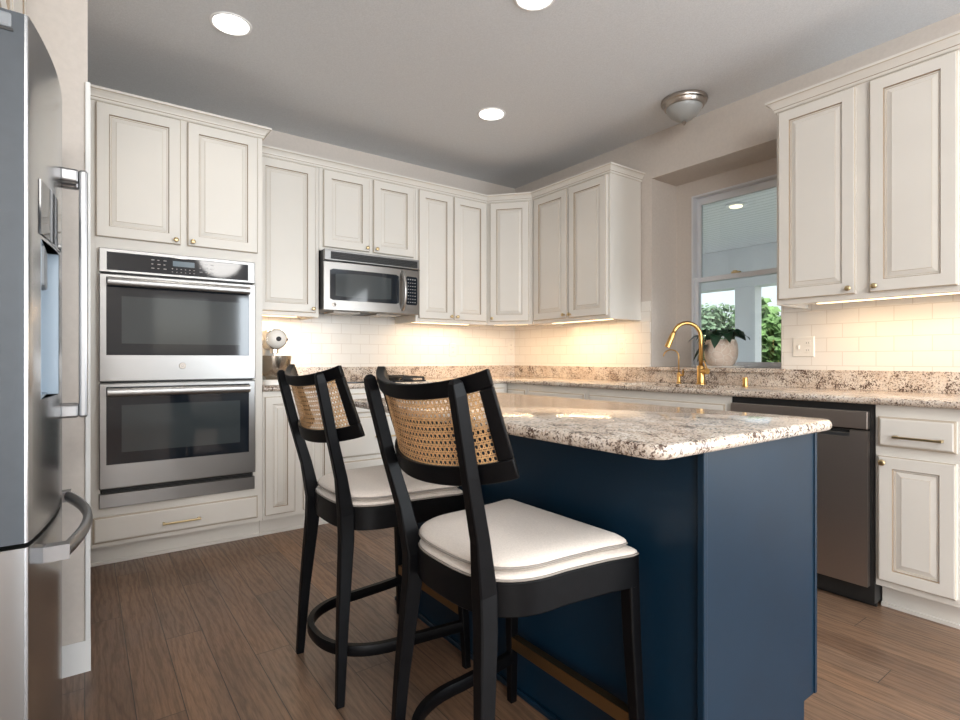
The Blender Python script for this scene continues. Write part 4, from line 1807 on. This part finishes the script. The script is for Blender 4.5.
# ------------------------------------------------------------------ plant on the ledge
LZ0 = CT + 0.106
px, py = 3.50, 2.000
t = thing('tray', 'white rectangular tray on the window ledge under the plant', 'tray', (px, py, LZ0))
m = MB()
m.box((px - 0.06, py - 0.13, LZ0), (px + 0.06, py + 0.15, LZ0 + 0.012))
m.build('dish', M['white_ceramic'], t, bevel=0.004)
LZ0 += 0.012
t = thing('potted_plant', 'dark-leaved plant in a carved stone pot on the window ledge', 'plant', (px, py, LZ0))
m = MB()
m.lathe((px, py, LZ0), [(0.072, 0), (0.085, 0.012), (0.102, 0.05), (0.107, 0.095), (0.103, 0.145), (0.092, 0.176), (0.085, 0.176), (0.080, 0.152), (0.02, 0.150)], 36)
pot = m.build('pot', M['pot'], t, smooth=True)
m = MB()
m.lathe((px, py, LZ0 + 0.130), [(0.076, 0), (0.070, 0.012), (0.01, 0.015)], 20)
m.build('soil', M['soil'], t, smooth=True)
rnd = random.Random(4)


def leaf(mb, base, dirv, L, W, droop, roll=0.0):
    d = Vector(dirv).normalized()
    side = Matrix.Rotation(roll, 3, d) @ d.cross(Vector((0, 0, 1))).normalized()
    rows = []
    n = 8
    for i in range(n + 1):
        a = i / n
        c = Vector(base) + d * L * a + Vector((0, 0, -droop * a * a * L))
        w_ = W * math.sin(PI * min(1, a * 0.94 + 0.06)) ** 0.75
        up = Vector((0, 0, 0.25 * w_))
        rows.append([mb.v(tuple(c - side * w_ + up)), mb.v(tuple(c)), mb.v(tuple(c + side * w_ + up))])
    for i in range(n):
        for k in range(2):
            mb.face([rows[i][k], rows[i][k + 1], rows[i + 1][k + 1], rows[i + 1][k]])


for k in range(28):
    a = k * 2.39996
    ring = k / 28
    el = 1.7 - 1.15 * ring
    d = Vector((math.cos(a) * (0.25 + ring), math.sin(a) * (0.25 + ring), el))
    b0 = Vector((px, py, LZ0 + 0.158)) + Vector((math.cos(a), math.sin(a), 0)) * 0.03
    b1 = b0 + d.normalized() * (0.05 + 0.03 * ring)
    m = MB()
    leaf(m, b1, d + Vector((0, 0, 0.05)), rnd.uniform(0.10, 0.14), rnd.uniform(0.036, 0.046), rnd.uniform(0.7, 1.3), rnd.uniform(-0.7, 0.7))
    m.tube([tuple(b0 - Vector((0, 0, 0.02))), tuple(b1)], 0.0022, 5, mi=1)
    m.build('leaf', [M['leaf'], M['stem']], t, smooth='all', recalc=False)
m = MB()
leaf(m, (px - 0.085, py + 0.045, LZ0 + 0.150), (-0.35, 0.25, -0.55), 0.12, 0.036, 0.3)
m.tube([(px - 0.04, py + 0.02, LZ0 + 0.13), (px - 0.085, py + 0.045, LZ0 + 0.150)], 0.0022, 5, mi=1)
m.build('leaf', [M['leaf'], M['stem']], t, smooth='all', recalc=False)
m = MB()
leaf(m, (px - 0.02, py + 0.09, LZ0 + 0.165), (-0.1, 0.5, -0.45), 0.13, 0.03, 0.4)
m.tube([(px, py + 0.03, LZ0 + 0.13), (px - 0.02, py + 0.09, LZ0 + 0.165)], 0.0022, 5, mi=1)
m.build('leaf', [M['leaf'], M['stem']], t, smooth='all', recalc=False)

# ------------------------------------------------------------------ outlets
def outlet(fr, u, z, label, gangs=1, switch=False):
    c = fr(u, 0, z)
    t = thing('wall_outlet', label, 'outlet', c)
    w_ = 0.036 if gangs == 1 else 0.058
    mb = MB(fr)
    mb.rings(panel_rings(u - w_, u + w_, z - 0.058, z + 0.058, [(0, 0), (0, 0.003), (0.004, 0.006)]))
    mb.build('cover_plate', M['white_plastic'], t)
    us = [u] if gangs == 1 else [u + 0.024, u - 0.024]
    for i, uu in enumerate(us):
        if gangs == 2 and i == 0:
            mb = MB(fr)
            mb.box((uu - 0.004, 0.006, z - 0.011), (uu + 0.004, 0.016, z + 0.009))
            mb.build('toggle', M['white_plastic'], t, bevel=0.001)
            continue
        mb = MB(fr)
        for dz in (-0.021, 0.021):
            mb.box((uu - 0.0165, 0.006, z + dz - 0.014), (uu + 0.0165, 0.0075, z + dz + 0.014))
        rc = mb.build('receptacle', M['white_plastic'], t, bevel=0.002)
        mb = MB(fr)
        for dz in (-0.021, 0.021):
            for du in (-0.006, 0.006):
                mb.box((uu + du - 0.001, 0.0075, z + dz - 0.003), (uu + du + 0.001, 0.0079, z + dz + 0.006))
        mb.build('slots', M['slot'], rc)


fta = frame_a(YA - 0.008)
ftb = frame_b(XB - 0.008)
outlet(fta, 2.621, 1.155, 'white outlet on the tile below the two-door cabinet, back wall')
outlet(fta, 3.285, 1.185, 'white outlet on the tile tight against the room corner')
outlet(ftb, 2.706, 1.172, 'white outlet on the tile left of the window recess')
outlet(ftb, 1.407, 1.145, 'white double plate with switch and outlet right of the window', 2)

# ------------------------------------------------------------------ ceiling lights
def downlight(x, y, label):
    t = thing('recessed_light', label, 'light', (x, y, ZC), 'recessed ceiling downlights')
    mb = MB()
    mb.lathe((x, y, ZC), [(0.096, 0), (0.094, -0.004), (0.086, -0.006), (0.080, -0.002), (0.079, -0.0015)], 32)
    mb.build('trim_ring', M['lamp_rim'], t, smooth=True)
    mb = MB()
    mb.lathe((x, y, ZC - 0.003), [(0.080, 0.0), (0.079, -0.002), (0.03, -0.004), (0.005, -0.004)], 32)
    mb.build('lens', M['lamp_glow'], t, smooth=True)
    l = bpy.data.lights.new('downlight_beam', 'SPOT')
    l.energy = 14
    l.spot_size = math.radians(125)
    l.spot_blend = 0.9
    l.shadow_soft_size = 0.07
    l.color = (1, 0.93, 0.84)
    o = bpy.data.objects.new('downlight_beam', l)
    COL.objects.link(o)
    o.parent = t
    o.location = (0, 0, -0.012)


downlight(0.578, 2.853, 'lit recessed downlight in front of the oven cabinet')
downlight(2.197, 2.871, 'lit recessed downlight in front of the corner wall cabinets')
downlight(1.646, 1.827, 'lit recessed downlight above the island, cut by the top of the photo')

fx_, fy_ = 3.065, 1.998
t = thing('flush_mount_light', 'brushed nickel flush-mount light with frosted dome on the ceiling', 'light', (fx_, fy_, ZC))
m = MB()
m.lathe((fx_, fy_, ZC), [(0.138, 0), (0.141, -0.012), (0.137, -0.022), (0.128, -0.026), (0.126, -0.036), (0.118, -0.050), (0.110, -0.052), (0.104, -0.050)], 40)
m.build('canopy', M['nickel'], t, smooth=True)
m = MB()
m.lathe((fx_, fy_, ZC), [(0.110, -0.046), (0.110, -0.052), (0.101, -0.074), (0.080, -0.100), (0.050, -0.121), (0.02, -0.133), (0.004, -0.135)], 40)
m.build('dome', M['dome'], t, smooth='all')
m = MB()
m.lathe((fx_, fy_, ZC - 0.134), [(0.006, 0.002), (0.013, -0.004), (0.014, -0.010), (0.009, -0.016), (0.006, -0.022), (0.002, -0.026)], 16)
m.build('finial', M['nickel'], t, smooth=True)
